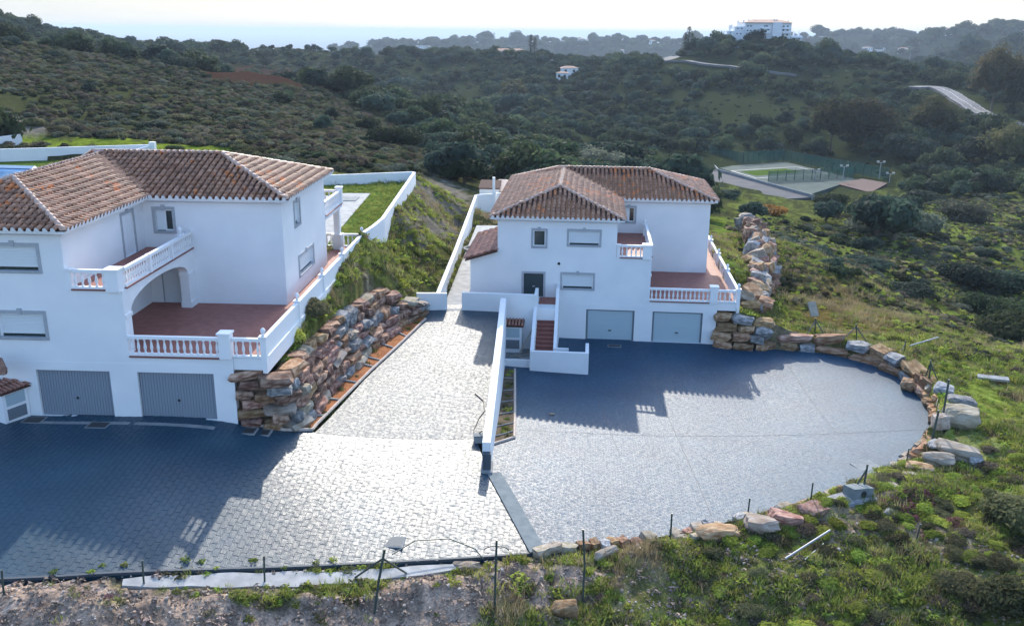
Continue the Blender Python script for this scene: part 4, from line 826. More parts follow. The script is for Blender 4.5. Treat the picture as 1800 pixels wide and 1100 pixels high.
# loose boulders: picture place, length, depth, height, turn, kind, wording
BLD = [((1685,745),1.9,1.5,1.1,-.5,'stone_flat','big pale block jutting out behind the tall fence post'),((1690,712),1.5,1.0,.6,-.4,'stone_grey','grey rock topmost on the right rim of the court'),((1652,752),.9,.8,.9,-.2,'stone_flat','small square block against the court rim by the fence posts'),
       ((1660,690),1.2,.8,.6,-.7,'stone_grey','grey slab leaning near the upper fence braces'),((1645,790),1.0,.8,.5,.2,'stone_grey','light grey rock between two fence posts on the right rim'),((1685,800),2.1,1.2,.7,-.3,'stone_flat','long flat rock with a dark hollow under it on the right'),
       ((1650,812),1.5,1.0,.6,-.3,'stone_flat','broad flat rock at the foot of the dark post'),((1615,826),1.3,.7,.4,-.4,'stone_orange','ochre slab low on the right front rim'),((1605,840),1.0,.6,.25,-.35,'stone_flat','thin tan slab in the grass on the right front rim'),
       ((1560,858),1.1,.5,.25,.5,'stone_flat','tan slab at the court edge right of the broken meter box'),((1500,880),2.2,1.0,.3,.3,'stone_grey','flat grey slabs under the broken meter box'),((1430,900),1.2,.9,.4,.4,'stone','rusty rock right of the front fence post'),
       ((1378,915),1.5,1.0,.5,.0,'stone','brown flat rock beside the front fence post'),((1340,930),1.5,1.1,.6,-.2,'stone_flat','pale streaked rock at the front edge of the court'),((1265,940),2.1,.8,.5,.25,'stone_orange','long orange rock at the front edge of the court'),
       ((1195,950),.8,.5,.3,.1,'stone_flat','small pale rock left of the orange rock'),((1225,945),.6,.4,.25,.3,'stone_flat','fist of pale stone hugging the long orange rock'),((1065,975),1.0,.3,.25,.6,'stone_flat','narrow stone on the bank right of the dark band'),((993,1078),.75,.5,.5,.1,'stone_orange','lone square ochre rock on the grassy front bank'),
       ((820,1000),.9,.4,.3,.1,'stone_flat','tan rock where the concrete strip ends'),((1600,668),1.0,.7,.8,-.6,'stone_orange','orange rock where the court rim starts to bend'),((1385,893),.7,.5,.3,.2,'stone_flat','little flat rock behind the brown one'),
       ((-6,650),.7,.5,.6,.2,'stone','rounded rock above the meter hut at the left edge'),((1715,815),.6,.5,.4,.4,'stone_grey','small grey rock in the shade right of the flat rocks'),((1560,905),.5,.4,.3,.8,'stone_grey','grey stone in the weeds below the meter box')]
def ground_at(u, v, z0=-17.5, f=None):
    z = z0
    for _ in range(20):
        p = gz(u, v, z); z = .4*z+.6*max(tz(p[0], p[1]), (zB(p[0], p[1])-.2) if inpoly([p[:2]], B_poly)[0] else -99)
    return np.array([p[0], p[1], z])
SZ = lambda u: .86 if u > 1100 else 1.05
for bi, ((u, v), a, b, c, rz, kd, lab) in enumerate(BLD):
    p = ground_at(u, v) if u > 30 else gy(u, v, 34.4); tag(link('boulder', boulder_mesh(bi+400, kd), None, TRS(p+np.array([0, 0, c*.28]), rz, (a*SZ(u), b*SZ(u), c*SZ(u)), random.gauss(0,.06), random.gauss(0,.06))), lab, 'boulder')
# ------------------------------------------------------------------ garden walls, path, driveway wall
def thin_wall(name, label, pts, th, zb, m='white', cat='wall', posts=()):
    """vertical wall along points (x, y, top z)"""
    r = empty(name, (0,0,0), 0, label, cat); mb = MB(); pts = [np.array(p, float) for p in pts]; n = len(pts); L = []; R2 = []
    for i, p in enumerate(pts):
        a = pts[max(i-1,0)]; b = pts[min(i+1,n-1)]; t = (b-a)[:2]; t /= np.linalg.norm(t); no = np.array([-t[1], t[0]])*th/2; L.append((p[0]+no[0], p[1]+no[1])); R2.append((p[0]-no[0], p[1]-no[1]))
    zbs = zb if hasattr(zb, '__len__') else [zb]*n
    mb.v = [(*q, z) for q, z in zip(L, zbs)]+[(*q, z) for q, z in zip(R2, zbs)]+[(*q, p[2]) for q, p in zip(L, pts)]+[(*q, p[2]) for q, p in zip(R2, pts)]
    for i in range(n-1): mb.f += [(i, i+1, 2*n+i+1, 2*n+i)[::-1], (n+i, n+i+1, 3*n+i+1, 3*n+i), (2*n+i, 3*n+i, 3*n+i+1, 2*n+i+1)[::-1]]
    mb.f += [(0, n, 3*n, 2*n)[::-1], (n-1, 2*n-1, 4*n-1, 3*n-1)]; mb.obj('wall_body', m, r)
    for (x, y, z, h, a) in posts: MB().box(x-a, x+a, y-a, y+a, z-1, z+h).obj('post', 'trim', r)
    return r
thin_wall('driveway_wall', 'low white wall separating the driveway from the lower court', [(-.52,53.3,-15.35),(-.68,46,-15.6),(-.86,39.5,-15.95),(-1.0,34.75,-16.2)], .34, [-19.5,-19.2,-18.6,-17.8])
thin_wall('gate_wall', 'short white wall at the top left of the driveway', [(-5.85,54.25,-15.35),(-4.0,54.45,-15.4)], .22, -17.2)
thin_wall('path_wall', 'long white wall climbing beside the path left of the right villa', [(-4.55,54.6,-15.4),(-4.2,66,-15.4),(-3.75,84.5,-15.35),(-3.6,88.8,-15.2)], .26, -17)
thin_wall('path_wall', 'white cross wall at the far end of the path behind the villa', [(-3.5,89,-15.2),(-1.9,89.6,-15.2)], .22, -17, posts=((-1.9,89.6,-15.2,1.6,.13),))
thin_wall('path_wall', 'white wall behind the pergola left of the right villa roof', [(-1.7,90.2,-15.25),(1.5,91,-15.2)], .22, -17.5)
pw = sheet('garden_path', PATH, lambda q: np.interp(q[:,1], [54,66,80],[-16.42,-16.38,-16.4]), 'concrete', 2.0, 0, None, .4); tag(pw, 'pale concrete path beside the right villa', kind='structure')
pb = empty('round_planter', (-3.0,70.5,-16.4), 0, 'round planting ring in the middle of the side path', 'planter'); MB().lathe([(.85,-.1),(.9,.16),(.72,.16),(.7,.06)], (0,0,0), 16).obj('rim', 'concrete_dark', pb); 
for k in range(9): stone(pb, (random.uniform(-.5,.5), random.uniform(-.5,.5), .1), (.3,.25,.22), k, ('stone_grey',), .2)
# pergola roof behind the right villa
_q = gy(884, 329, 94); pg = empty('pergola', (_q[0], 94, _q[2]-3.1), R_(-5), 'small pavilion with a pale tiled roof peeping out behind the right villa', 'pavilion')
mb = MB(); mb.add([(-2.2,-2.2,3.0),(2.2,-2.2,3.0),(2.2,2.2,3.0),(-2.2,2.2,3.0),(-.3,0,3.9),(.3,0,3.9)], [(0,1,5,4),(1,2,5),(2,3,4,5),(3,0,4),(3,2,1,0)]); mb.obj('roof', 'ridge', pg)
for x in (-1.9,1.9):
    for y in (-1.9,1.9): MB().box(x-.13,x+.13,y-.13,y+.13,-1,3.0).obj('column', 'trim', pg)
tr2 = empty('tool_shed', (-2.3,92.6,-16.6), R_(-5), 'low lean-to roof left of the pavilion behind the path', 'shed'); MB().add([(-1.1,-1,1.6),(1.0,-1,1.6),(1.0,1.2,2.1),(-1.1,1.2,2.1),(-1.1,-1,1.5),(1.0,-1,1.5),(1.0,1.2,2.0),(-1.1,1.2,2.0)], [(0,1,2,3),(7,6,5,4),(0,4,5,1),(2,6,7,3),(0,3,7,4),(1,5,6,2)]).obj('roof', 'roof_base', tr2); MB().box(-1,.9,-.9,1.1,-.6,1.55).obj('wall_body', 'white', tr2)
# left garden: lawn, deck, walls, pool
ln = sheet('lawn', LAWN, lambda q: np.full(len(q), -12.73), 'lawn', 3, 0, None, .4); tag(ln, 'trimmed lawn of the left villa garden', kind='structure')
g = lambda X, Y, Z=0: l2w(VL, X, Y, Z)
thin_wall('garden_wall', 'white garden wall running along the right side of the left villa lawn', [g(5.32,20.32,3.62), g(5.55,22.5,3.6), g(5.7,25,3.6), g(4.8,45.8,3.6)], .24, -14.6)
thin_wall('garden_wall', 'white garden wall closing the far end of the left villa lawn', [g(4.7,45.95,3.6), g(-2.3,43.2,3.6), g(-10,40.4,3.6)], .22, -14.2)
dk = sheet('pool_deck', [tuple(g(X,Y)[:2]) for X, Y in ((1.0,20.3),(3.0,20.6),(2.15,39.2),(-.3,39.0),(-4,33),(-4,20.3))], lambda q: np.full(len(q), -12.70), 'concrete', 4, .02, None, .2); tag(dk, 'white paved deck behind the left villa', kind='structure')
mt_ = g(.3,36.3); tag(MB().box(-1.5,.9,-.9,.9,0,.05).obj('deck_cover', 'concrete_dark'), 'dark square cover let into the white deck', 'cover').matrix_world = TRS((mt_[0]+.5, mt_[1], -12.68), VL['yaw'])
W4 = lambda u, v, z=-11.5: gz(u, v, z)
a, b = W4(-60,264), W4(268,254); thin_wall('garden_wall', 'white boundary wall with a corner post behind the left villa roof', [(a[0],a[1],-11.5),(b[0],b[1],-11.5)], .25, -14, posts=((b[0], b[1], -11.5, .25, .28),))
a2 = W4(205,270,-12.1); thin_wall('garden_wall', 'short white wall slanting up to the corner post', [(a2[0],a2[1],-12.15),(b[0]-.2,b[1]-.4,-11.6)], .2, -14)
a, b = W4(-60,246), W4(36,236); thin_wall('garden_wall', 'upper white wall end at the left picture edge', [(a[0],a[1],-11.6),(b[0],b[1],-11.5)], .3, -14)
a, b, c, d = gz(-90,292,-12.5), gz(62,296,-12.5), gz(38,318,-12.5), gz(-90,330,-12.5)
po = empty('swimming_pool', (0,0,0), 0, 'blue swimming pool at the left edge behind the villa roof', 'pool'); MB().prism([tuple(p[:2]) for p in (d,c,b,a)], -13.2, -12.56).obj('water', 'pool', po)
mb = MB()
for p, q in ((a,b),(b,c)): mb.tube([(p[0],p[1],-12.5),(q[0],q[1],-12.5)], .22, 4)
mb.obj('coping', 'trim', po)
# right planter below the driveway wall with bars
pr_ = empty('planter_bed', (0,0,0), 0, 'narrow planter with crossbars on the court side of the driveway wall', 'planter')
L_ = [sB(884,648), sB(880,690), sB(872,735), sB(866,782)]; R3 = [sB(905,650), sB(905,690), sB(905,735), sB(904,770)]
mb = MB(); mb.v = [tuple(p+np.array([0,0,.05])) for p in L_]+[tuple(p+np.array([0,0,.05])) for p in R3]; mb.f = [(4+i, 5+i, i+1, i)[::-1] for i in range(3)]+[]; mb.obj('soil', 'soil', pr_)
mb = MB()
for p, q in zip(R3+[], R3[1:]+[L_[-1]]): mb.tube([p+np.array([0,0,.05]), q+np.array([0,0,.05])], .07, 6)
mb.obj('kerb', 'kerb', pr_)
for f in (.15,.32,.48,.64,.8,.92):
    p = at_s(along(L_), f*along(L_)[1][-1]); q = at_s(along(R3), f*along(R3)[1][-1]); MB().tube([p+np.array([0,0,.09]), q+np.array([0,0,.09])], .03, 6).obj('crossbar', 'concrete_dark', pr_)

# continuous low border of small stones along the front and right rim of the court
bs = empty('stone_border', (0,0,0), 0, 'low border of small tan stones along the front rim of the court', 'stone border')
bl = along([np.array([*p, 0]) for p in B_edge[7:]]); q = .2
while q < bl[1][-1]-.3:
    l = random.uniform(.28, .75); p = at_s(bl, q+l/2); p2 = at_s(bl, q+l/2+.2); p1 = at_s(bl, q+l/2-.2); rz = math.atan2(p2[1]-p1[1], p2[0]-p1[0]); n = np.array([-math.sin(rz), math.cos(rz), 0])*random.uniform(-.05, .3)
    if n[0]*(p[0]-9)+n[1]*(p[1]-44) < 0: n = -n
    p = p+n; p[2] = zB(p[0], p[1])+random.uniform(.02, .12)
    if random.random() < .86: stone(bs, p, (l, random.uniform(.3,.6), random.uniform(.22,.45)), rz+random.gauss(0,.25), ('stone_flat','stone_flat','stone_grey','stone_orange','stone'), .12)
    q += l*random.uniform(.75, 1.15)
# ------------------------------------------------------------------ meter huts
def meter_hut(name, label, loc, rz, wd, dp, ht, louvre=False):
    r = empty(name, loc, rz, label, 'meter hut'); MB().box(-wd/2, wd/2, -dp/2, dp/2, -.3, ht).obj('body', 'white', r)
    n = 7; st_ = (wd+.24)/n
    MB().add([(-wd/2-.12,-dp/2-.14,ht+.0),(wd/2+.12,-dp/2-.14,ht+.0),(wd/2+.12,dp/2+.1,ht+.22),(-wd/2-.12,dp/2+.1,ht+.22),(-wd/2-.12,-dp/2-.14,ht-.05),(wd/2+.12,-dp/2-.14,ht-.05),(wd/2+.12,dp/2+.1,ht+.1),(-wd/2-.12,dp/2+.1,ht+.1)], [(0,1,2,3),(7,6,5,4),(0,4,5,1),(2,6,7,3),(0,3,7,4),(1,5,6,2)]).obj('roof_bed', 'roof_base', r)
    sl = .22/(dp+.24)
    for i in range(n):
        for k in range(2):
            up = Vector((0,1,sl)).normalized(); no = Vector((1,0,0)).cross(up); q = (-wd/2-.12+(i+.5)*st_, -dp/2-.17+k*(dp+.2)/2, ht+k*.11+.01); s = st_/.28; sy = (dp+.3)/2/.5
            link('roof_tile', hut_tile, r, Matrix([[s if j == 0 else 0, up[j]*sy, no[j]*s, q[j]] for j in range(3)]+[[0,0,0,1]]))
    for z0, z1, m in ((ht*.55, ht*.9, 'garage_pale'), (ht*.1, ht*.45, 'frame_grey')):
        o = MB().box(-wd/2+.14, wd/2-.14, -dp/2-.03, -dp/2+.02, z0, z1).obj('hatch', m, r); mb = MB()
        for i in range(5): mb.box(-wd/2+.2, wd/2-.2, -dp/2-.045, -dp/2-.03, z0+.05+i*(z1-z0-.1)/5, z0+.07+i*(z1-z0-.1)/5)
        mb.obj('louvre', m, o)
    return r
hut_tile = bpy.data.meshes.new('roof_tile'); hut_tile.from_pydata([tuple(p) for p in TVv], [], [tuple(map(int, q)) for q in TQ]); hut_tile.materials.append(M['tile_red']); hut_tile.polygons.foreach_set('use_smooth', [True]*len(hut_tile.polygons))
p = sA(48, 733); meter_hut('meter_hut', 'white meter hut with a red tiled lid left of the grey garages', (p[0]-.55, p[1]-.12, p[2]), R_(62), 1.1, .8, 1.35)
q = l2w(VR, -8.66, -3.38, .3); meter_hut('meter_hut', 'small white meter hut with red tiles in the pit left of the stair', q, VR['yaw'], 1.15, .6, 1.62)
# planks and pipes lying in the pit and on the bank
def bar(name, label, cat, a, b, r, m, n=6): return tag(MB().tube([a, b], r, n).obj(name, m), label, cat)
Lr = lambda X, Y, Z: l2w(VR, X, Y, Z)
bar('plank', 'grey plank leaning against the stair wall in the pit', 'plank', Lr(-8.2,-4.0,.25), Lr(-7.46,-3.2,1.6), .07, 'wood', 4)
bar('plank', 'thin plank lying on the floor of the pit', 'plank', Lr(-8.5,-4.1,.27), Lr(-7.55,-5.3,.28), .05, 'wood', 4)
bar('plank', 'short batten crossing the other plank in the pit', 'plank', Lr(-8.7,-4.6,.27), Lr(-7.6,-4.2,.33), .035, 'wood', 4)
def gpt(u, v, dz=0): return ground_at(u, v)+np.array([0,0,dz])
bar('pipe', 'pale metal tube sticking out over the grass beyond the court wall', 'pipe', gpt(1597,628,.75), gpt(1645,618,.95), .045, 'tube', 8)
bar('pipe', 'long galvanised fence tube lying on the front bank', 'pipe', gpt(1380,985,.08), gpt(1458,942,.25), .04, 'tube', 8)
bar('pipe', 'second thinner tube lying under the long one on the front bank', 'pipe', gpt(1415,985,.05), gpt(1447,960,.12), .025, 'tube', 6)
p = gpt(1431,562,.35); tag(MB().box(-.32,.32,-.05,.05,-.1,1.0).obj('board', 'wood'), 'pale wooden board standing in the grass beyond the court wall', 'board').matrix_world = TRS(p, .3, 1, R_(-35))
p = gpt(1745,668,.12); tag(MB().box(-.8,.8,-.2,.2,-.05,.08).obj('slab', 'concrete'), 'pale concrete slab lying in the grass far right', 'slab').matrix_world = TRS(p, -.3, 1, .15)
# broken meter box on the court edge with a leaning brace
p = gpt(1507,876,.2); mbx = empty('meter_box', p, R_(20), 'overturned grey concrete meter box on the front rim of the court', 'meter box')
mb = MB().box(-.75,.75,-.5,.5,.42,.5).box(-.75,.75,-.5,-.42,-.2,.42).box(-.75,-.67,-.42,.5,-.2,.42).box(.67,.75,-.42,.5,-.2,.42); mb.obj('body', 'box_grey', mbx); MB().box(-.04,.04,-.52,.52,.5,.53).obj('batten', 'concrete', mbx); MB().lathe([(.22,0),(.18,.02),(.18,-.05)],(0,0,0),12).obj('knockout', 'dark', mbx).matrix_local = TRS((0,-.505,.15),0,1,R_(90))
p = sB(1522,819,.0); mc = tag(MB().box(-.55,.55,-.42,.42,-.05,.03).obj('manhole_cover', 'concrete_dark'), 'grey square cover at the rim of the court behind the brace', 'manhole cover'); mc.matrix_world = TRS(p, .35)
mbx.scale = (.64,.64,.64); mbx.rotation_euler = (R_(-8), R_(6), R_(20))
# drains and covers
def drain(label, P, w_, d_, rz, m='iron', n=6):
    r = empty('drain_grate', P, rz, label, 'drain'); MB().box(-w_/2-.06, w_/2+.06, -d_/2-.06, d_/2+.06, -.06, .012).obj('frame', 'concrete_dark', r); MB().box(-w_/2, w_/2, -d_/2, d_/2, -.05, .016).obj('pit', 'dark', r)
    for i in range(n): x = -w_/2+(i+.5)*w_/n; MB().box(x-w_/n*.3, x+w_/n*.3, -d_/2+.02, d_/2-.02, .016, .022).obj('grate_bar', m, r)
    return r
yw = VL['yaw']
drain('wider grate of the pair by the foot of the rock wall', sA(433,757,.005), .72, .5, yw); drain('smaller grate of the pair by the foot of the rock wall', sA(463,760,.005), .5, .45, yw)
drain('grate in the shade before the left grey garage door', sA(173,747,.005), .75, .5, yw); drain('grate beside the tiled meter hut at the left', sA(60,738,.005), .7, .55, yw); drain('grate before the pale garage door by the stair wall', sB(1080,608,.005), .75, .4, VR['yaw'])
p = sA(690,952,.004); r = empty('manhole_cover', p, yw, 'square grey cover let into the sunlit setts near the front edge', 'manhole cover'); MB().box(-.42,.42,-.36,.36,-.04,.012).obj('frame', 'concrete_dark', r); MB().box(-.36,.36,-.3,.3,-.03,.018).obj('plate', 'joint', r)
for a, b, u, v in ((-9.,-3.9,130,744),(0,3.3,310,740)):
    q = [l2w(VL, a if a > -5 else -4.4, -.75), l2w(VL, b if b > 0 else -.2, -.75)]
    tag(ribbon('gutter_channel', [np.r_[x[:2],0] for x in q], .28, zAv, 'concrete_dark', .008), 'shallow gutter before the %s grey garage door' % ('left' if a < 0 else 'right'), 'gutter')
p = sB(970,729,.03); tag(stone(None, p, (.3,.2,.12), .3, ('stone_flat',), .1, 'loose_stone'), 'single pale stone lying in the shade on the court', 'stone')
# dark blue block painted as shade on the driveway wall end, with a cable
p = sA(856,818); ep = empty('wall_end_shade', p, 0, 'slate blue block painted as shade at the near end of the driveway wall', 'pier'); MB().box(-.17,.17,-.5,.25,-.3,.75).obj('pier_body', 'joint', ep); MB().box(-.24,.24,-.7,.35,-.1,.05).obj('foot', 'concrete_dark', ep)
pts = [sA(848,775,.5), sA(835,770,.1), sA(833,755,.03), sA(842,735,.03), sA(852,722,.03), sA(850,705,.03), sA(835,692,.03)]; tag(MB().tube(pts, .022, 6).obj('cable', 'dark'), 'black cable lying on the driveway beside the white wall', 'cable')
p = sA(842,776); cb = empty('junction_box', p, .1, 'small grey box at the foot of the driveway wall', 'box'); MB().box(-.22,.22,-.16,.16,0,.3).obj('body', 'concrete', cb); MB().box(-.25,.25,-.19,.19,.3,.34).obj('lid', 'concrete_dark', cb)
# ------------------------------------------------------------------ fence posts (foot, head in the picture)
def fpost(label, fu, fv, hu, hv, r=.032, braces=(), arc=False, bent=0, group='green fence posts without mesh'):
    f = ground_at(fu, fv); d = ray(hu, hv); t = f[1]/d[1]; h = d*t; root = empty('fence_post', f, 0, label, 'fence post', group)
    h = h-f; mid = h*.5+np.array([bent,0,0]); MB().tube([(0,0,-.35), mid, h], r, 8).obj('pole', 'post', root); MB().tube([h, h+np.array([0,0,.03])], r*1.25, 8).obj('cap', 'post', root)
    for bu, bv in braces:
        b = ground_at(bu, bv)-f; MB().tube([h*.86, b], r*.85, 6).obj('brace', 'post', root)
    if arc: n = 10; MB().tube([h*.9+np.array([.38*math.cos(math.pi*k/n), 0, .16*math.sin(math.pi*k/n)-.1]) for k in range(n+1)], r*.5, 6).obj('hoop', 'post', root)
    return root
for a in (('fence post cut by the left picture edge',6,1043,3,1003),('fence post before the shaded corner of the left yard',253,1030,250,986),('fence post at the concrete strip midway to the tripod post',465,1026,464,978),
          ('tripod fence post with two struts behind the manhole cover',656,1072,676,966,.04,((622,1016),(716,1008))),('tall fence post with a wire hoop near its head',869,1068,873,950,.035,(),True),('tall slightly bent fence post right of the hooped one',1024,1054,1025,931,.035,(),False,.06),
          ('fence post at the start of the front rocks',1178,955,1181,903),('fence post before the long orange rock',1313,916,1318,876),('fence post between the flat rocks and the meter box',1424,886,1429,849),
          ('short fence post right of the meter box brace',1592,818,1598,789),('stout dark fence post on the right rim standing lower',1637,778,1650,722,.05),('stout dark fence post on the right rim standing higher',1655,745,1668,668,.05),
          ('short stub post in the grass of the right bank',1610,952,1618,922,.03),('post with two braces over the flat slabs',1516,868,1525,817,.04,((1496,868),)),
          ('braced post nearest the board beyond the court wall',1432,592,1434,560,.04,((1405,590),(1452,592))),('braced post right of the board beyond the court wall',1506,600,1505,570,.04,((1480,598),(1526,604))),('leaning post by the pale metal tube',1590,618,1592,600,.035,((1582,622),)),
          ('twin braced post above the orange rocks on the right rim',1634,664,1636,634,.04,((1622,662),(1648,668)))):
    fpost(*a)
b = [sA(690,990,.35), sA(730,972,.5), sA(790,966,.45), sA(835,975,.25), sA(850,985,.05)]; tag(MB().tube(b, .022, 6).obj('bent_rod', 'post'), 'bent dark rod arching over the setts beside the manhole cover', 'rod')
b = [gpt(1560,830,.9), gpt(1500,855,.9), gpt(1470,870,.8)]
# ------------------------------------------------------------------ foliage
def leafmat(name, c1, c2, amount=.5, hue=.025, trans=.45):
    m = mat(name, c1, c2, .75, .35, coord='pos', detail=3, spec=.06); random_tint(m, amount, hue); t = m.node_tree; n = t.nodes; L = t.links; b = n['Principled BSDF']
    tr = n.new('ShaderNodeBsdfTranslucent'); mx = n.new('ShaderNodeMixShader'); mx.inputs[0].default_value = trans; L.new(b.inputs['Base Color'].links[0].from_socket, tr.inputs['Color'])
    out = n['Material Output']; L.new(b.outputs[0], mx.inputs[1]); L.new(tr.outputs[0], mx.inputs[2]); L.new(mx.outputs[0], out.inputs['Surface']); return m
M['oak'] = leafmat('oak_leaves', (0.03, 0.05, 0.027), (0.062, 0.085, 0.042)); M['oak_blue'] = leafmat('carob_leaves', (0.027, 0.05, 0.038), (0.05, 0.08, 0.058))
M['olive'] = leafmat('olive_leaves', (0.085, 0.1, 0.07), (0.125, 0.145, 0.105)); M['scrub'] = leafmat('scrub_leaves', (0.09, 0.095, 0.045), (0.135, 0.135, 0.07)); M['rust'] = leafmat('rust_leaves', (0.248,0.132,0.031), (0.341,0.202,0.054), .2)
M['heath'] = leafmat('heath_twigs', (0.1, 0.085, 0.06), (0.14, 0.12, 0.085)); M['gum'] = leafmat('gum_leaves', (0.06, 0.062, 0.03), (0.1, 0.09, 0.042)); M['fresh'] = leafmat('fresh_leaves', (0.21, 0.265, 0.045), (0.29, 0.34, 0.07)); M['yellow'] = leafmat('broom_leaves', (0.310,0.295,0.031), (0.434,0.388,0.046), .15)
M['litter'] = random_tint(mat('dead_leaves', (.16,.11,.085), (.30,.23,.18), .8, 6), .4, .02)
M['blade'] = leafmat('grass_blades', (0.19, 0.24, 0.05), (0.29, 0.315, 0.08), .4, .03, .35); M['straw'] = leafmat('dry_stalks', (0.27, 0.215, 0.12), (0.36, 0.295, 0.17), .3, .02, .3); M['purple'] = leafmat('purple_weed', (0.139,0.062,0.078), (0.202,0.109,0.093), .2)
def crown(name, seed, nleaf, leaf, lobes=9, flat=.75, m='oak', core=.72, base=0., spread=.62, trunk=0):
    g = np.random.default_rng(seed); V = []; Q = []; mats = []
    C = g.normal(0, 1, (lobes, 3)); C /= np.linalg.norm(C, axis=1)[:, None]; C *= (g.uniform(.25, 1, lobes)**.5*spread)[:, None]; C[:, 2] = np.abs(C[:, 2])*.9-.05; rad = g.uniform(.28, .5, lobes)
    C[0] = (0, 0, .05); rad[0] = .55
    S = np.array([1, 1, flat]); w = rad**2/np.sum(rad**2); k = 0
    # cores
    me = bmesh.new(); bmesh.ops.create_icosphere(me, subdivisions=1, radius=1); iv_ = np.array([v.co[:] for v in me.verts]); iq = [[v.index for v in f.verts] for f in me.faces]; me.free()
    for c, r in zip(C, rad):
        vv = (c+iv_*r*core*(1+g.uniform(-.12, .12, (len(iv_), 1))))*S; Q += [tuple(i+k for i in f) for f in iq]; V += vv.tolist(); k += len(vv)
    which = g.choice(lobes, nleaf, p=w); d = g.normal(0, 1, (nleaf, 3)); d /= np.linalg.norm(d, axis=1)[:, None]; d[:, 2] = np.where(d[:, 2] < -.35, -d[:, 2], d[:, 2])
    p = (C[which]+d*(rad[which]*g.uniform(.72, 1.14, nleaf))[:, None])*S
    nrm = d+g.normal(0, .45, (nleaf, 3)); nrm /= np.linalg.norm(nrm, axis=1)[:, None]; a = np.cross(nrm, g.normal(0, 1, (nleaf, 3))); a /= np.linalg.norm(a, axis=1)[:, None]; b = np.cross(nrm, a); s = (leaf*g.uniform(.55, 1.35, nleaf))[:, None]
    for vv in zip(p-a*s, p-b*s*.55, p+a*s, p+b*s*.55):
        V += [list(x) for x in vv]; Q.append((k, k+1, k+2, k+3)); k += 4
    nleaf_faces = len(Q)
    V = np.array(V); V[:, 2] += base
    mb = MB(); mb.v = [tuple(x) for x in V]; mb.f = Q
    if trunk: mb.tube([(0,0,-.25),(.03,.02,base*.5),(.0,.05,base)], [trunk, trunk*.8, trunk*.55], 7); 
    me = mb.mesh(name, m)
    if trunk:
        me.materials.append(M['bark']); 
        for i in range(nleaf_faces, len(me.polygons)): me.polygons[i].material_index = 1
    return me
def tuft(name, seed, n, h, wd, m, lean=.5, spread=.12):
    g = random.Random(seed); mb = MB()
    for i in range(n):
        a = g.uniform(0, 6.28); r = spread*g.random()**.5; x, y = r*math.cos(a), r*math.sin(a); b = g.uniform(0, 6.28); l = h*g.uniform(.5, 1.1); dx, dy = lean*l*math.cos(b)*g.random(), lean*l*math.sin(b)*g.random(); c = g.uniform(0, 6.28); wx, wy = wd*math.cos(c), wd*math.sin(c)
        mb.add([(x-wx, y-wy, -.03), (x+wx, y+wy, -.03), (x+dx*.5+wx*.7, y+dy*.5+wy*.7, l*.6), (x+dx*.5-wx*.7, y+dy*.5-wy*.7, l*.6), (x+dx, y+dy, l)], [(0,1,2,3), (3,2,4)])
    return mb.mesh(name, m)
def leafy(name, seed, n, r, leaf, m):
    g = np.random.default_rng(seed); mb = MB()
    for i in range(n):
        d = g.normal(0, 1, 3); d /= np.linalg.norm(d); d[2] = abs(d[2]); p = d*r*g.uniform(.4, 1)*np.array([1,1,.6]); a = g.normal(0, 1, 3); a[2] *= .3; a /= np.linalg.norm(a); b = np.cross(a, d+g.normal(0,.4,3)); b /= np.linalg.norm(b)
        s = leaf*g.uniform(.6, 1.3); mb.quad(p-a*s, p-b*s*.5, p+a*s, p+b*s*.5)
    return mb.mesh(name, m)
def scatter(name, label, P, scale, rz, idx, protos, parent=None):
    """many small plants as one mass"""
    c = bpy.data.collections.new(name+'_kinds')
    for i, me in enumerate(protos): c.objects.link(bpy.data.objects.new('%s_%02d' % (name, i), me))
    n = len(P); me = bpy.data.meshes.new(name); me.vertices.add(n); me.vertices.foreach_set('co', np.asarray(P, np.float32).ravel())
    S = np.asarray(scale, np.float32); S = np.repeat(S[:, None], 3, 1) if S.ndim == 1 else S
    for nm, ty, dat, key in (('sc','FLOAT_VECTOR',S,'vector'), ('ro','FLOAT_VECTOR',np.c_[RNG.normal(0,.08,n),RNG.normal(0,.08,n),rz].astype(np.float32),'vector')):
        a = me.attributes.new(nm, ty, 'POINT'); a.data.foreach_set(key, dat.ravel())
    a = me.attributes.new('ix', 'INT', 'POINT'); a.data.foreach_set('value', np.asarray(idx, np.int32))
    o = link(name, me, parent); tag(o, label, None, None, 'stuff')
    t = bpy.data.node_groups.new(name, 'GeometryNodeTree'); t.interface.new_socket('Geometry', in_out='INPUT', socket_type='NodeSocketGeometry'); t.interface.new_socket('Geometry', in_out='OUTPUT', socket_type='NodeSocketGeometry')
    N = t.nodes; L = t.links; gi = N.new('NodeGroupInput'); go = N.new('NodeGroupOutput'); ip = N.new('GeometryNodeInstanceOnPoints'); ci = N.new('GeometryNodeCollectionInfo'); ci.inputs[0].default_value = c; ci.inputs['Separate Children'].default_value = True; ci.inputs['Reset Children'].default_value = True
    def at(nm, ty): q = N.new('GeometryNodeInputNamedAttribute'); q.data_type = ty; q.inputs[0].default_value = nm; return q.outputs[0]
    L.new(gi.outputs[0], ip.inputs['Points']); L.new(ci.outputs[0], ip.inputs['Instance']); ip.inputs['Pick Instance'].default_value = True
    L.new(at('ix', 'INT'), ip.inputs['Instance Index']); L.new(at('ro', 'FLOAT_VECTOR'), ip.inputs['Rotation']); L.new(at('sc', 'FLOAT_VECTOR'), ip.inputs['Scale']); L.new(ip.outputs[0], go.inputs[0])
    md = o.modifiers.new('scatter', 'NODES'); md.node_group = t; return o
def pix(P, z): return project(np.c_[P, z])
NOT = [A_poly, B_poly, LAWN, PADL, PADR, PATH]
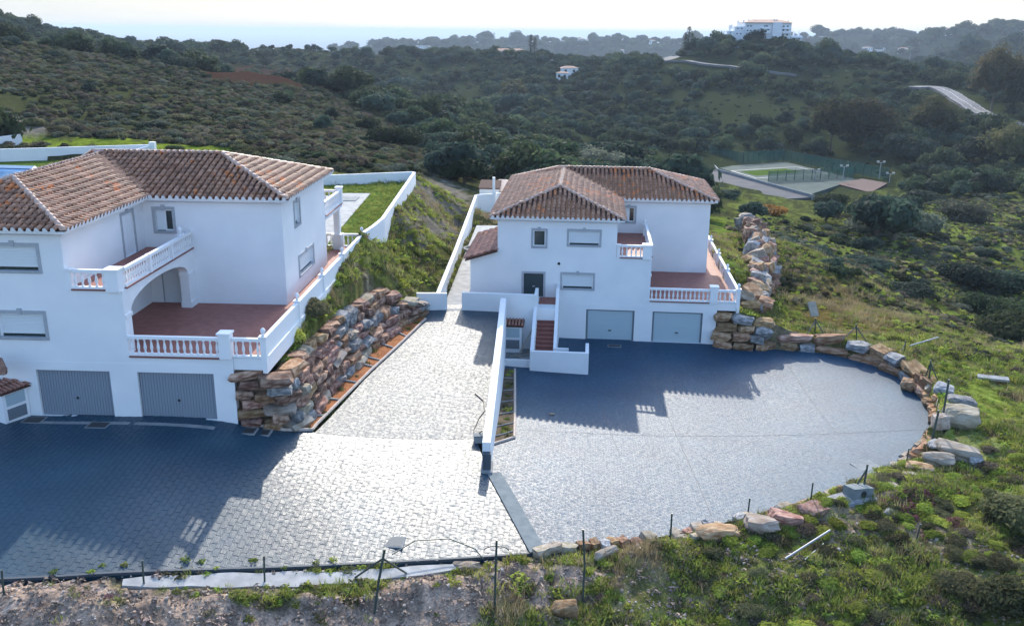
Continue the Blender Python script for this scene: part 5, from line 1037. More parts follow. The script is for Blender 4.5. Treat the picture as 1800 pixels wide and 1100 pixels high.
COURTS = [(1120,268),(1290,272),(1420,276),(1600,325),(1570,362),(1450,386),(1225,378),(1225,345),(1130,296)]
ROADS = []
V_ROAD1 = [(1600,138),(1680,160),(1740,200),(1795,224),(1760,244),(1690,212),(1640,180),(1590,160)]
V_ROAD2 = [(1148,92),(1210,108),(1330,124),(1400,132),(1400,144),(1190,132),(1142,108)]
V_ROAD3 = [(525,129),(672,129),(672,148),(525,148)]
def road_pts(pts): return [gy(*p) for p in pts]
RD1 = [gy(1735,330,1) for _ in ()]
def clear(P, z, mg=.3):
    ok = np.ones(len(P), bool)
    for poly in NOT: ok &= ~(inpoly(P, poly) | (pdist(P, poly) < mg))
    u, v, d = pix(P, z); q = np.c_[u, v]
    for poly in (COURTS, Z_REDCUT, V_ROAD1, V_ROAD2, V_ROAD3): ok &= ~inpoly(q, poly)
    ok &= pdist(P, STRIP, False) > .3
    for r_, w_ in ROADS: ok &= pdist(P, r_, False) > w_
    return ok
def rand_polar(n, r0, r1, a0=-34, a1=34):
    r = np.sqrt(RNG.uniform(r0*r0, r1*r1, n)); a = RNG.uniform(R_(a0), R_(a1), n); return np.c_[np.sin(a)*r, np.cos(a)*r]
# ------------------------------------------------------------------ roads on the hills
tzv = lambda q: terrain(q)
def hillroad(name, label, pts, wd, m, n=60, dz=.35, line=False, mg=None):
    P = [gy(*p) for p in pts]; q = np.array([p[:2] for p in P]); s = np.r_[0, np.cumsum(np.hypot(*np.diff(q, axis=0).T))]; t = np.linspace(0, s[-1], 40); c = np.c_[np.interp(t, s, q[:,0]), np.interp(t, s, q[:,1])]
    k = np.array([1,2,3,4,3,2,1.])/16; c[3:-3] = np.c_[np.convolve(c[:,0], k, 'valid'), np.convolve(c[:,1], k, 'valid')]
    zc = np.convolve(np.pad(terrain(c), 3, 'edge'), k, 'valid'); 
    fz = lambda a: zc[np.argmin(((a[:, None]-c[None])**2).sum(-1), 1)]
    o = ribbon(name, c, wd, fz, m, dz+.25, None, n, 1.0); tag(o, label, kind='structure'); ROADS.append((c, wd/2+1.0 if mg is None else mg))
    if line:
        for off in (-.12, .12): ribbon('centre_line', c+np.array([off,0]), .12, fz, 'paint', dz+.262, o, n)
        tg = np.gradient(c, axis=0); tg /= np.linalg.norm(tg, axis=1)[:, None]; no = np.c_[-tg[:,1], tg[:,0]]
        for s_ in (-1, 1): ribbon('edge_line', c+no*s_*(wd/2-.5), .15, fz, 'paint', dz+.262, o, n)
    return o
hillroad('road', 'grey two lane road winding along the hill at the right', [(1608,140,400),(1640,152,405),(1668,160,385),(1690,172,360),(1720,190,335),(1745,205,322),(1775,216,305),(1830,228,298)], 6.6, 'asphalt', 60, .5, True, 8)
hillroad('road', 'pale road climbing over the crest left of the white apartment block', [(1160,98,487),(1172,94,492),(1190,92,497)], 9, 'asphalt', 20, .6, False, 12)
hillroad('road', 'grey road curving along the flank below the apartment block', [(1160,98,487),(1172,106,472),(1205,115,458),(1250,121,440),(1330,127,425),(1400,134,420)], 4.0, 'asphalt', 50, .5, False, 6)
hillroad('track', 'white level road cut on the middle hill at the left', [(535,131,492),(600,131,497),(664,131,500)], 6, 'concrete', 30, 1.2, False, 8)
# ------------------------------------------------------------------ sports ground
CZ = -36
def slab(name, label, px, m, z, th=.3): return tag(MB().prism([tuple(gz(u, v, CZ)[:2]) for u, v in px][::-1], CZ-th+z, CZ+z).obj(name, m), label, kind='structure')
slab('sports_ground', 'grey hard standing before the sports courts', [(1225,345),(1255,300),(1330,318),(1432,348),(1380,352)], 'court_grey', .25, 1.5)
ct = slab('sports_court', 'worn pale green sports court in the valley', [(1258,296),(1380,287),(1505,318),(1420,346)], 'court_green', .4, 1.6)
slab('sports_court', 'reddish ball court at the right end of the sports ground', [(1470,326),(1515,317),(1560,325),(1530,342)], 'court_red', .45, 1.6)
slab('meadow', 'bright green meadow strip behind the sports courts', [(1150,276),(1250,274),(1310,287),(1260,293),(1180,286)], 'lawn', .3, 1.5)
for a, b in (((1285,303),(1400,296)), ((1330,316),(1455,308)), ((1400,296),(1455,308)), ((1285,303),(1330,316))):
    p, q = gz(*a, CZ), gz(*b, CZ); ribbon('court_line', [p, q], .35, lambda w_: np.full(len(w_), CZ+.4), 'paint', .01, ct, 4)
pz = [gz(u, v, CZ)[:2] for u, v in ((1300,304),(1380,299),(1410,305),(1330,312))]; MB().prism([tuple(p) for p in pz][::-1], CZ+.3, CZ+.41).obj('green_field', 'lawn', ct)
mesh_m = mat('green_netting', (.02,.13,.10), None, .7); t_ = mesh_m.node_tree; tb = t_.nodes.new('ShaderNodeBsdfTransparent'); mx_ = t_.nodes.new('ShaderNodeMixShader'); mx_.inputs[0].default_value = .38
t_.links.new(tb.outputs[0], mx_.inputs[1]); t_.links.new(t_.nodes['Principled BSDF'].outputs[0], mx_.inputs[2]); t_.links.new(mx_.outputs[0], t_.nodes['Material Output'].inputs['Surface']); M['net'] = mesh_m
def net(label, a, b, h, n):
    p, q = gz(*a, CZ), gz(*b, CZ); r = empty('court_fence', (0,0,0), 0, label, 'fence'); d = q-p
    no = np.array([-d[1], d[0]])/np.hypot(d[0], d[1])*.04
    for i in range(n):
        s, e = p+d*i/n, p+d*(i+1)/n; MB().prism([(s[0]+no[0], s[1]+no[1]), (s[0]-no[0], s[1]-no[1]), (e[0]-no[0], e[1]-no[1]), (e[0]+no[0], e[1]+no[1])], CZ+.3, CZ+h).obj('net_panel', 'net', r)
    for i in range(n+1): s = p+d*i/n; MB().tube([(s[0], s[1], CZ-.5), (s[0], s[1], CZ+h+.15)], .09, 6).obj('post', 'post', r)
    return r
net('green netting fence behind the pale green court', (1305,290), (1376,284), 3.6, 8); net('green netting along the far right side of the courts', (1378,284), (1560,318), 3.2, 14); net('green netting behind the meadow strip', (1140,276), (1262,281), 3.4, 10); net('green netting across the middle of the courts', (1350,322), (1500,314), 3.0, 10)
net('green netting beside the meadow strip', (1262,281), (1306,290), 3.4, 4)
def cwall(label, a, b): p, q = gz(*a, CZ), gz(*b, CZ); thin_wall('court_wall', label, [(p[0], p[1], CZ+.9), (q[0], q[1], CZ+.9)], .3, CZ-1, 'concrete_dark')
cwall('low white wall along the near side of the courts', (1262,303), (1432,350)); cwall('low white wall on the left of the pale court', (1262,303), (1256,296))
for (u, v, tv, lab) in ((1481,321,293,'twin headed floodlight between the courts'),(1545,316,286,'taller floodlight at the back of the red court'),(1563,322,306,'twin headed floodlight right of the red court'),(1631,314,297,'lone floodlight in the bushes right of the courts'),(1432,318,300,'thin floodlight behind the netting across the courts')):
    p = gz(u, v, CZ); d = ray(u, tv); h = d[2]*p[1]/d[1]-CZ; r = empty('floodlight', p, 0, lab, 'floodlight'); MB().tube([(0,0,-1),(0,0,h)], [.13,.09], 6).obj('pole', 'concrete', r); MB().box(-1.0,1.0,-.07,.07,h-.1,h+.05).obj('crossbar', 'concrete', r)
    for x in (-.8,.8): MB().box(x-.28,x+.28,-.2,.2,h+.05,h+.4).obj('lamp', 'metal', r)
# ------------------------------------------------------------------ apartment block on the hill top
DA = 480; ab = gy(1345, 76, DA); apt = empty('apartment_block', ab, R_(0), 'large white stepped apartment block on top of the right hill', 'building'); K = DA/1620/math.cos(.29)
def bx(name, u0, u1, v0, v1, y0, y1, m='white', par=apt): return MB().box((u0-1345)*K, (u1-1345)*K, y0, y1, (76-v0)*K*1.0, (76-v1)*K).obj(name, m, par)
wallp = bx('wall', 1311,1385,92,44.5,0,14); w2 = bx('wall', 1354,1369,92,44,-1.5,-.02); w3 = bx('wall', 1296,1310.9,90,51,1,13); w4 = bx('wall', 1284,1295.9,86,58,2,12); w5 = bx('wall', 1386,1404,90,64,0,12); w6 = bx('wall', 1278,1283.9,84,63,2,11)
M['apt_roof'] = mat('apartment_roof', (.22,.10,.075), (.3,.15,.11), .8, .5)
z0 = (76-44.5)*K; mb = MB(); xa, xb = (1309-1345)*K, (1387-1345)*K; mb.add([(xa,-1.2,z0),(xb,-1.2,z0),(xb,15,z0),(xa,15,z0),(xa+5,6,z0+1.5),(xb-5,6,z0+1.5)], [(0,1,5,4),(1,2,5),(2,3,4,5),(3,0,4),(3,2,1,0)]); mb.obj('roof', 'apt_roof', apt)
for i, (u, v, h) in enumerate(((1289,56,7),(1292,53,5),(1302,51,9),(1311,44,3),(1319,43,3),(1331,43,3),(1360,42,3),(1364,42,3),(1376,43,2),(1383,43,2),(1394,64,6),(1402,64,6),(1280,62,4),(1272,66,7))):
    o = bx('chimney', u-.9, u+.9, v+1.5, v-h, 4, 5.2, 'trim')
def wins(row):
    for (u, v, wd, h) in row: f = bx('window', u-wd/2, u+wd/2, v+h/2, v-h/2, -.12, -.03, 'grey_trim'); bx('pane', u-wd/2+.25, u+wd/2-.25, v+h/2-.3, v-h/2+.3, -.16, -.13, 'dark', f)
wins([(u, v, 2.6, 2.2) for v in (50,57) for u in (1315,1320)]+[(u, v, 3, 2.4) for v in (50,56,63) for u in (1372.5,1379)]+[(1341,58,10,4),(1344,50,7,2),(1348,55,3,3),(1337,64,8,2.5)])
for (u, v, wd, h, y) in ((1300,54,2.4,2,1),(1306,54,2.4,2,1),(1299,62,2.4,2,1),(1305,62,2.4,2,1),(1289,61,2,2,2),(1293,68,2,2,2),(1391,69,3,2.4,0),(1399,69,2.4,2.6,0)): f = bx('window', u-wd/2, u+wd/2, v+h/2, v-h/2, y-.12, y-.03, 'grey_trim'); bx('pane', u-wd/2+.25, u+wd/2-.25, v+h/2-.3, v-h/2+.3, y-.16, y-.13, 'dark', f)
for (u0, u1, v) in ((1334,1350,53.4),(1334,1350,60),(1371,1384,53.3),(1371,1384,59.8),(1387,1404,66.5)): bx('balcony', u0, u1, v+1.2, v-.6, -1.4, -.05, 'trim')
# houses and sheds far away
hb = []
def house(P, wd, dp, h, rz, label, hip_=True, group=None):
    r = empty('far_house', P, rz, label, 'house', group); MB().box(-wd/2,wd/2,-dp/2,dp/2,-3,h).obj('wall', 'white', r); e = .5; MB().add([(-wd/2-e,-dp/2-e,h),(wd/2+e,-dp/2-e,h),(wd/2+e,dp/2+e,h),(-wd/2-e,dp/2+e,h),(-wd/2+dp/2,0,h+dp*.2),(wd/2-dp/2,0,h+dp*.2)], [(0,1,5,4),(1,2,5),(2,3,4,5),(3,0,4),(3,2,1,0)]).obj('roof', 'apt_roof', r)
    k = max(2, int(wd/3.5))
    for i in range(k): x = -wd/2+(i+.5)*wd/k; MB().box(x-.6,x+.6,-dp/2-.05,-dp/2+.02,h*.35,h*.75).obj('window', 'dark', r)
    return r
for u, v, d, wd, lab in ((885,87,588,14,'white bungalow with a pale roof on the knob behind the right villa'),(907,88,600,10,'small house beside dark cypresses on the knob'),(362,95,640,9,'white house low on the hill behind the left ridge'),(335,93,700,8,'smaller white house left of the other one behind the left ridge'),(350,88,800,9,'pale house at the shore end of the left hill'),(1000,147,520,9,'pinkish house in the wooded dip below the knob'),(988,152,505,6,'tiny shed beside the pinkish house in the dip')):
    p = gy(u, v, d); p[2] = tz(p[0], p[1]); house(p, wd, wd*.55, 3.6, random.uniform(-.3,.3), lab)
for i in range(60):
    u = random.choice([random.uniform(960,1150), random.uniform(1010,1150), random.uniform(1455,1640), random.uniform(720,860)]); a = math.atan((u-900)/1620); r = random.uniform(1350, 2300) if u < 1200 else random.uniform(1400, 2300); P = np.array([math.sin(a)*r, math.cos(a)*r, 0]); P[2] = tz(P[0], P[1])
    wd = random.uniform(8, 16); house(P, wd, wd*.6, random.uniform(4, 8), random.uniform(-.6,.6), ('broad' if wd > 12.5 else 'small')+' white house on the far hills '+('left of the knob' if u < 870 else 'right of the knob' if u < 1060 else 'left of the crest road' if u < 1200 else 'right of the apartment block' if u < 1550 else 'near the antenna mast')+(' in the nearer row' if r < 1750 else ' towards the sea'), True, 'white houses on the hazy far hills')
for u, v, d, wd, lab in ((1478,85,1500,70,'long white shed on the coastal plain right of the hill'),(1570,86,1600,45,'second long white shed on the coastal plain'),(1415,79,560,0,'')):
    if not wd: continue
    p = gy(u, v, d); p[2] = tz(p[0], p[1]); house(p, wd, 16, 6, .05, lab)
p = gy(1745, 78, 1200); p[2] = tz(p[0], p[1]); am = empty('antenna_mast', p, 0, 'thin lattice antenna mast on the far right hill', 'mast')
for s_ in (-1, 1): MB().tube([(s_*1.6,0,0),(s_*.4,0,14)], .25, 5).obj('leg', 'concrete_dark', am)
for k in range(6): z = k*2.3+1; x = 1.6-1.2*z/14; MB().tube([(-x,0,z),(x*.9,0,z+1.6)], .14, 4).obj('brace', 'concrete_dark', am)
MB().tube([(0,0,13.5),(0,0,17)], .14, 5).obj('rod', 'concrete_dark', am)
p = gy(1602, 80, 1300); p[2] = tz(p[0], p[1]); am = empty('antenna_mast', p, 0, 'shorter faint pylon left of the antenna mast', 'mast'); MB().tube([(0,0,0),(0,0,14)], [.5,.2], 5).obj('pole', 'concrete_dark', am); MB().box(-2,2,-.15,.15,10,10.4).obj('arm', 'concrete_dark', am)
# ------------------------------------------------------------------ hazy air
hz = MB().box(-82000, 82000, -82000, 82000, SEAZ-1.5, 22).mesh('haze'); hm = bpy.data.materials.new('haze_air'); hm.use_nodes = True; t = hm.node_tree; t.nodes.remove(t.nodes['Principled BSDF'])
pv = t.nodes.new('ShaderNodeVolumePrincipled'); pv.inputs['Color'].default_value = (.74, .87, 1, 1); pv.inputs['Density'].default_value = HAZE; pv.inputs['Anisotropy'].default_value = .0; t.links.new(pv.outputs[0], t.nodes['Material Output'].inputs['Volume'])
hz.materials.append(hm); tag(link('haze', hz), 'thin blue haze over the land', kind='stuff')
g_ = lambda X, Y: l2w(VL, X, Y)[:2]
# ------------------------------------------------------------------ wording: which landmark a plant stands by
MARKS = [('left picture edge ridge',20,75),('ridge palm',236,95),('large left ridge tree',312,108),('red earth cutting',450,140),('terraced orchard hill',560,105),('white level road',600,131),('scree patch',40,225),('white boundary wall',150,262),('left villa roof',380,270),('lawn wall',690,300),('far spur tree',738,180),
    ('bungalow on the knob',885,88),('round yellowish valley tree',906,148),('broad valley oak',930,215),('pinkish dip house',1000,146),('right villa roof',1040,300),('crest road',1175,97),('white apartment block',1345,65),('flank road',1300,125),('meadow strip',1200,280),('pale sports court',1380,310),('lone floodlight',1631,305),('brown tree pair',1490,240),
    ('road bend',1650,155),('lower road end',1760,210),('big grey green bush',1598,395),('right hand thicket',1740,560),('bright meadow',1650,415),('rubble rock wall',1330,450),('leaning board',1432,575),('grey metal tube',1620,622),('far concrete slab',1745,668),('tall fence post',1660,715),('flat right rocks',1670,800),('broken meter box',1507,880),('long galvanised tube',1420,965),
    ('orange front rock',1265,935),('bent fence post',1024,1000),('hooped fence post',870,1010),('lone square rock',993,1078),('short stub post',1612,940),('lower right corner',1780,1080),('rock wall top',600,530),('garden wall',690,380),('path wall',800,430),('gate wall',760,530)]
GROUND_MARKS = {}
def wording(P, z, names, end):
    """label from look, direction and nearest landmark"""
    u, v, _ = project(np.c_[P, z]); out = []
    for a, b, n in zip(u, v, names):
        m = min(MARKS, key=lambda q: (q[1]-a)**2+2.2*(q[2]-b)**2); dx, dy = a-m[1], (b-m[2])*1.5; dist = math.hypot(dx, dy)
        w = ('just ' if dist < 28 else '')+(('right of' if dx > 0 else 'left of') if abs(dx) > abs(dy) else ('below' if dy > 0 else 'above'))
        out.append('%s %s the %s %s' % (n, w, m[0], end))
    return out
# ------------------------------------------------------------------ kinds of plants
HI = 3000; LO = 900
C_oak = [crown('holm_oak', s, LO, .10, 10, .8, 'oak' if s % 2 else 'oak_blue', base=.45, trunk=.07) for s in range(1, 6)]
C_hi = [crown('bush', s, HI, .052, 14, .72, m, base=.22) for s, m in ((11,'oak_blue'),(12,'oak'),(13,'olive'),(14,'olive'),(15,'scrub'),(16,'scrub'))]
C_scr = [crown('scrub_bush', s, 650, .10, 8, .62, m, base=.12) for s, m in ((21,'scrub'),(22,'olive'),(23,'oak'),(24,'scrub'),(25,'heath'),(26,'oak'),(27,'olive'),(28,'oak_blue'))]
C_gum = [crown('tall_tree', s, 3200, .05, 18, 1.05, 'gum', core=.6, base=.75, spread=.8, trunk=.05) for s in (31,32,33)]
C_pine = [crown('pine_tree', s, 600, .1, 9, .55, 'oak', base=1.5, trunk=.05) for s in (41,42)]
# --- woodland on the slopes
P = np.concatenate([rand_polar(8500, 112, 620), rand_polar(4200, 600, 1000), rand_polar(9000, 1000, 3000)]); z = terrain(P); ok = clear(P, z); u, v, d = pix(P, z); q = np.c_[u, v]; r = np.hypot(P[:,0], P[:,1])
LEFT = [(-300,20),(0,50),(130,80),(330,112),(570,158),(640,195),(700,222),(780,268),(870,318),(640,306),(520,296),(270,268),(-300,255)]
left = inpoly(q, LEFT) & (r < 262); ok &= ~left | (RNG.random(len(P)) < .04)
for poly in (Z_FRESH, Z_SCREE, Z_BRIGHT, Z_BARE): ok &= ~inpoly(q, poly)
ORCH = [(440,85),(640,88),(700,110),(640,128),(520,130),(400,110)]
ok &= ~(inpoly(q, ORCH) & (r > 400)) | (RNG.random(len(P)) < .25)
ok &= ~((u > 1250) & (v > 335) & (r < 215) & (RNG.random(len(P)) > .10)); cl_ = vnoise(P, 26, 72)+.35*RNG.standard_normal(len(P)); ok &= ~((r > 230) & (r < 620) & (cl_ < -.75)); ok &= ~((r > 620) & (vnoise(P, 60, 71) > .8))
sc = RNG.uniform(1.8, 4.8, len(P))*(1+.25*np.clip(vnoise(P, 30, 73), -1, 1))*np.where(RNG.random(len(P)) < .12, 1.45, 1); sc = np.where(r > 620, sc*1.3, sc); sc = np.where(r > 1000, sc*2.2, sc); sc = np.where(left, sc*.55, sc)
P, z, sc, r, u = P[ok], z[ok], sc[ok], r[ok], u[ok]; ix = RNG.integers(0, 5, len(P)); rz = RNG.uniform(0, 6.28, len(P))
size = np.where(np.abs(u-900) < 930, sc/r, 0); od = np.argsort(-size)[:260]; rest = np.ones(len(P), bool); rest[od] = False
WD = wording(P[od], z[od], [('large ' if sc[k] > 4.6 else 'small ' if sc[k] < 2.9 else '')+('bluish' if ix[k] % 2 else 'dark green')+' holm oak' for k in od], 'in the woods')
for k, lab in zip(od, WD): tag(link('holm_oak', C_oak[ix[k]], None, TRS((P[k,0], P[k,1], z[k]), rz[k], (sc[k], sc[k]*RNG.uniform(.85,1.1), sc[k]*RNG.uniform(.8,1.05)))), lab, 'tree', 'holm oaks on the valley slopes')
scatter('woodland', 'dense dark woodland covering the far slopes', np.c_[P, z][rest], sc[rest], rz[rest], ix[rest], C_oak)
# --- scrub on the left hillside and around
P = np.concatenate([rand_polar(17000, 90, 262, -34, 2), rand_polar(2600, 62, 215, 10, 34)]); z = terrain(P); ok = clear(P, z, .8); u, v, d = pix(P, z); q = np.c_[u, v]; r = np.hypot(P[:,0], P[:,1]); left = inpoly(q, LEFT)
RIGHT = [(1285,352),(1420,348),(1640,325),(1900,330),(1900,660),(1800,640),(1690,580),(1560,540),(1420,470),(1370,430),(1290,370)]
right = inpoly(q, RIGHT)
keep = (left & (vnoise(P, 9, 81)+.6*RNG.standard_normal(len(P)) > -1.3)) | (right & (vnoise(P, 7, 82)+.35*RNG.standard_normal(len(P)) > .45))
for poly in (Z_FRESH, Z_SCREE, Z_BRIGHT, Z_BARE): keep &= ~inpoly(q, poly)
ok &= keep; sc = np.where(left, RNG.uniform(.35, 1.15, len(P))*np.where(RNG.random(len(P)) < .08, 1.6, 1), RNG.uniform(.45, 1.5, len(P))); P, z, sc, r, u, right = P[ok], z[ok], sc[ok], r[ok], u[ok], right[ok]
ix = np.where(right, RNG.choice([1,2,6,1,6,0,7], len(P)), RNG.choice([0,0,3,1,6,4,4,2,3], len(P))); rz = RNG.uniform(0, 6.28, len(P)); size = np.where(np.abs(u-900) < 930, sc/r, 0); od = np.argsort(-size)[:240]; rest = np.ones(len(P), bool); rest[od] = False
LOOK = ['olive brown','grey green','dark green','brownish','twiggy brown','deep green','silvery','bluish green']
WD = wording(P[od], z[od], [('wide ' if sc[k] > 1.25 else 'tiny ' if sc[k] < .75 else '')+LOOK[ix[k]]+' scrub bush' for k in od], 'on open ground')
for k, lab in zip(od, WD):
    w_ = 'right valley side below the sports courts' if right[k] else 'hillside above the left villa'
    tag(link('scrub_bush', C_scr[ix[k]], None, TRS((P[k,0], P[k,1], z[k]), rz[k], (sc[k], sc[k], sc[k]*RNG.uniform(.7,1.0)))), lab, 'bush', 'scrub bushes on the '+w_)
scatter('scrub', 'low scrub covering the open hillsides', np.c_[P, z][rest], sc[rest], rz[rest], ix[rest], C_scr)
P = rand_polar(15000, 200, 640); z = terrain(P); ok = clear(P, z, .8); u, v, d = pix(P, z); ok &= (vnoise(P, 26, 72) < -.35) & ~(inpoly(np.c_[u, v], LEFT) & (np.hypot(P[:,0], P[:,1]) < 262)) & (vnoise(P, 8, 74)+.7*RNG.standard_normal(len(P)) > -.3)
scatter('hill_scrub', 'low scrub in the grassy clearings of the far slopes', np.c_[P, z][ok], RNG.uniform(.4, 1.3, ok.sum()), RNG.uniform(0, 6.28, ok.sum()), RNG.integers(0, 7, ok.sum()), C_scr[:7])
# low herbs and small scrub over the valley meadow on the right
P = rand_polar(52000, 48, 205, 8, 34); z = terrain(P); ok = clear(P, z, .8); u, v, d = pix(P, z); q = np.c_[u, v]; r = np.hypot(P[:,0], P[:,1]); ok &= inpoly(q, [(1240,345),(1420,350),(1640,325),(1900,325),(1900,700),(1640,600),(1500,520),(1330,540),(1270,380)]) & (vnoise(P, 4, 84)+.8*RNG.standard_normal(len(P)) > -.1)
scm = RNG.uniform(.16, .5, len(P))*(1+.5*np.clip(vnoise(P, 9, 85), -1, 1)); scatter('valley_herbs', 'low herbs and small scrub over the right valley side', np.c_[P, z][ok], scm[ok], RNG.uniform(0, 6.28, ok.sum()), RNG.choice(7, ok.sum(), p=[.16,.14,.06,.14,.1,.3,.1]), C_scr[:5]+[crown('herb', 91, 200, .16, 6, .5, 'fresh', base=.05), crown('herb', 92, 200, .16, 6, .5, 'straw', base=.05)])
# --- single trees and bushes one can point to: picture foot, metres ahead, radius, height factor, mesh, label
def plant(name, label, cat, u, v, y, rad, hf, me, bright=None):
    p = gy(u, v, y); p[2] = tz(p[0], p[1])-.1; return tag(link(name, me, None, TRS(p, random.uniform(0, 6), (rad, rad, rad*hf))), label, cat)
G = C_gum
for a in (('tall_tree','tall loose brownish tree left of the right hand road bend','tree',1745,180,335,10,1.35,G[0]),('tall_tree','tall brownish tree at the right edge above the road','tree',1800,205,320,8,1.3,G[1]),('tall_tree','broad yellowish tree mass below the right end of the road','tree',1762,318,240,8,.95,G[2]),
          ('tall_tree','brownish rounded tree left of the floodlights on the slope','tree',1462,258,285,9,1.05,G[0]),('tall_tree','brown green tree next to the other brownish one on the slope','tree',1518,262,285,9,1.0,G[1]),('tall_tree','large greyish tree in the wood right of the brown pair','tree',1592,285,262,11,.9,C_hi[0]),
          ('tall_tree','rusty tree behind the grey one in the right wood','tree',1640,258,290,8,1.0,G[2]),('round_tree','yellow green round tree in the middle of the valley','tree',906,157,450,10,1.0,crown('round_tree', 51, 700, .1, 8, .95, 'gum', base=.4)),('round_tree','dark round tree standing alone on the left spur','tree',738,185,235,5.5,.95,C_hi[1]),
          ('round_tree','pair of small trees right of the dark round tree on the spur','tree',789,198,230,4.5,.8,C_hi[3]),('round_tree','smaller tree right of the pair on the spur','tree',827,206,225,4.8,.85,C_hi[2]),('broad_oak','broad spreading oak in the middle of the valley behind the right villa','tree',930,232,215,9.5,.75,C_hi[1]),
          ('broad_oak','dark broad oak on the spur right of the left villa roof','tree',780,262,165,7.0,.9,C_hi[0]),('broad_oak','leafy oak at the foot of the spur left of the right villa roof','tree',690,255,150,5,.9,C_hi[1]),('broad_oak','dark tree clump closing the bank behind the lawn','tree',790,300,128,5.5,.9,C_hi[0]),('broad_oak','tree crown just behind the ridge of the right villa','tree',985,300,150,6.5,.7,C_hi[1]),('broad_oak','rounded tree behind the right half of the villa roof','tree',1045,292,160,6.5,.8,C_hi[3]),('broad_oak','dark tree left of the meadow strip','tree',1110,292,175,7,.8,C_hi[0]),
          ('bush','rust coloured bush beyond the right villa roof corner','bush',1352,378,128,3.0,.7,crown('bush', 61, 900, .09, 9, .7, 'rust', base=.2)),('bush','dark round bush before the sports court wall','bush',1460,352,165,3.6,.95,C_hi[1]),('bush','dark bush right beside the right villa eave','bush',1282,352,150,3.0,.7,C_hi[0]),
          ('bush','long dark bush below the lone floodlight','bush',1620,335,190,5.5,.6,C_hi[0]),('bush','dark bush left of the long one near the red court','bush',1560,345,180,4.5,.6,C_hi[0]),('bush','big grey green bush in the middle of the right slope','bush',1598,412,128,4.8,.95,C_hi[2]),('bush','grey green bush behind the big one on the right slope','bush',1690,388,150,5.2,.8,C_hi[3]),
          ('bush','lower grey bush left of the big grey green one','bush',1530,412,120,4.2,.6,C_hi[3]),('bush','dense dark bush at the upper left of the right hand thicket','bush',1690,510,98,4.0,.85,C_hi[0]),('bush','dense dark bush behind it in the right hand thicket','bush',1765,520,98,4.5,.8,C_hi[0]),('bush','dark bush filling the hollow of the right hand thicket','bush',1740,575,84,3.6,.9,C_hi[1]),
          ('bush','large dark bush cut by the right edge','bush',1790,650,72,4.0,1.05,C_hi[1]),('bush','small dark bush in the bright meadow on the right','bush',1735,437,118,2.0,.7,C_hi[0]),('bush','spreading dark mat of bush beyond the court meadow','bush',1590,520,84,3.2,.5,C_hi[0]),('bush','second dark mat of bush left of the other one','bush',1520,470,96,3.4,.45,C_hi[0]),
          ('bush','round light green bush at the crest of the rock wall','bush',555,585,42,1.25,.95,C_hi[5]),('bush','bushy green shrub at the near end of the rock wall top','bush',515,625,39.5,.75,.8,crown('bush', 62, 700, .1, 8, .7, 'fresh', base=.2)),('bush','green shrub cut by the lower right picture edge','bush',1770,1075,25.8,1.5,1.0,C_hi[5]),('bush','dark shrub above the hollow at the right edge','bush',1790,900,31,1.6,.9,C_hi[4]),('bush','grey dry shrub on the lower right bank','bush',1690,1020,27,1.0,.8,C_hi[4]),
          ('bush','yellow flowering bush behind the lawn wall','bush',665,285,112,1.6,.6,crown('bush', 63, 700, .1, 8, .7, 'yellow', base=.2)),('bush','small dark bush in the fresh grass behind the boundary wall','bush',306,262,99,1.1,1.0,C_hi[1]),('bush','green yellow bush beside the scree at the left','bush',100,225,118,2.0,.8,C_hi[5]),('bush','olive bush above the scree at the left','bush',60,215,123,1.9,.8,C_hi[4])):
    plant(*a)
# cypresses and a palm on the skyline
def conifer(seed): 
    g = np.random.default_rng(seed); mb = MB(); mb.tube([(0,0,-.2),(0,0,.9)], [.04,.02], 5)
    for i in range(420):
        h = g.uniform(.08, 1); r = .30*(1-h)**.7+.03; a = g.uniform(0, 6.28); p = np.array([r*math.cos(a)*g.uniform(.4,1), r*math.sin(a)*g.uniform(.4,1), h]); t = np.array([math.cos(a)*.06, math.sin(a)*.06, -.015]); s = np.array([-math.sin(a), math.cos(a), 0])*.045; mb.quad(p-s, p+t*.5-s*.6, p+t, p+s)
    return mb.mesh('cypress', 'oak')
cy1, cy2 = conifer(1), conifer(2)
for u, v, y, h, lab in ((1204,80,488,10,'slim cypress standing on the crest left of the apartment block'),(1210,80,489,12,'taller slim cypress on the crest left of the apartment block'),(1217,79,487,9,'right hand cypress of the group on the crest'),(933,90,600,12,'cypress beside the house on the knob'),(940,90,602,11,'second cypress beside the house on the knob'),(1328,80,474,17,'dark tree rising before the left half of the apartment block'),(1374,84,474,11,'dark tree before the right half of the apartment block')):
    p = gy(u, v, y); p[2] = tz(p[0], p[1])-.3; rr = h*1.2 if 'before' not in lab else h*1.0
    if 'before' in lab: tag(link('dark_tree', C_hi[0], None, TRS(p, .3, (h*.42, h*.42, h*.75))), lab, 'tree')
    else: tag(link('cypress', cy1 if u % 2 else cy2, None, TRS(p, u, (rr*.8, rr*.8, rr))), lab, 'tree')
pp = gy(236, 106, 236); pp[2] = tz(pp[0], pp[1]); pm = empty('palm_tree', pp, 0, 'palm on the ridge of the left hillside', 'tree'); MB().tube([(0,0,-.5),(.1,0,2.2)], [.25,.18], 7).obj('trunk', 'bark', pm); mb = MB()
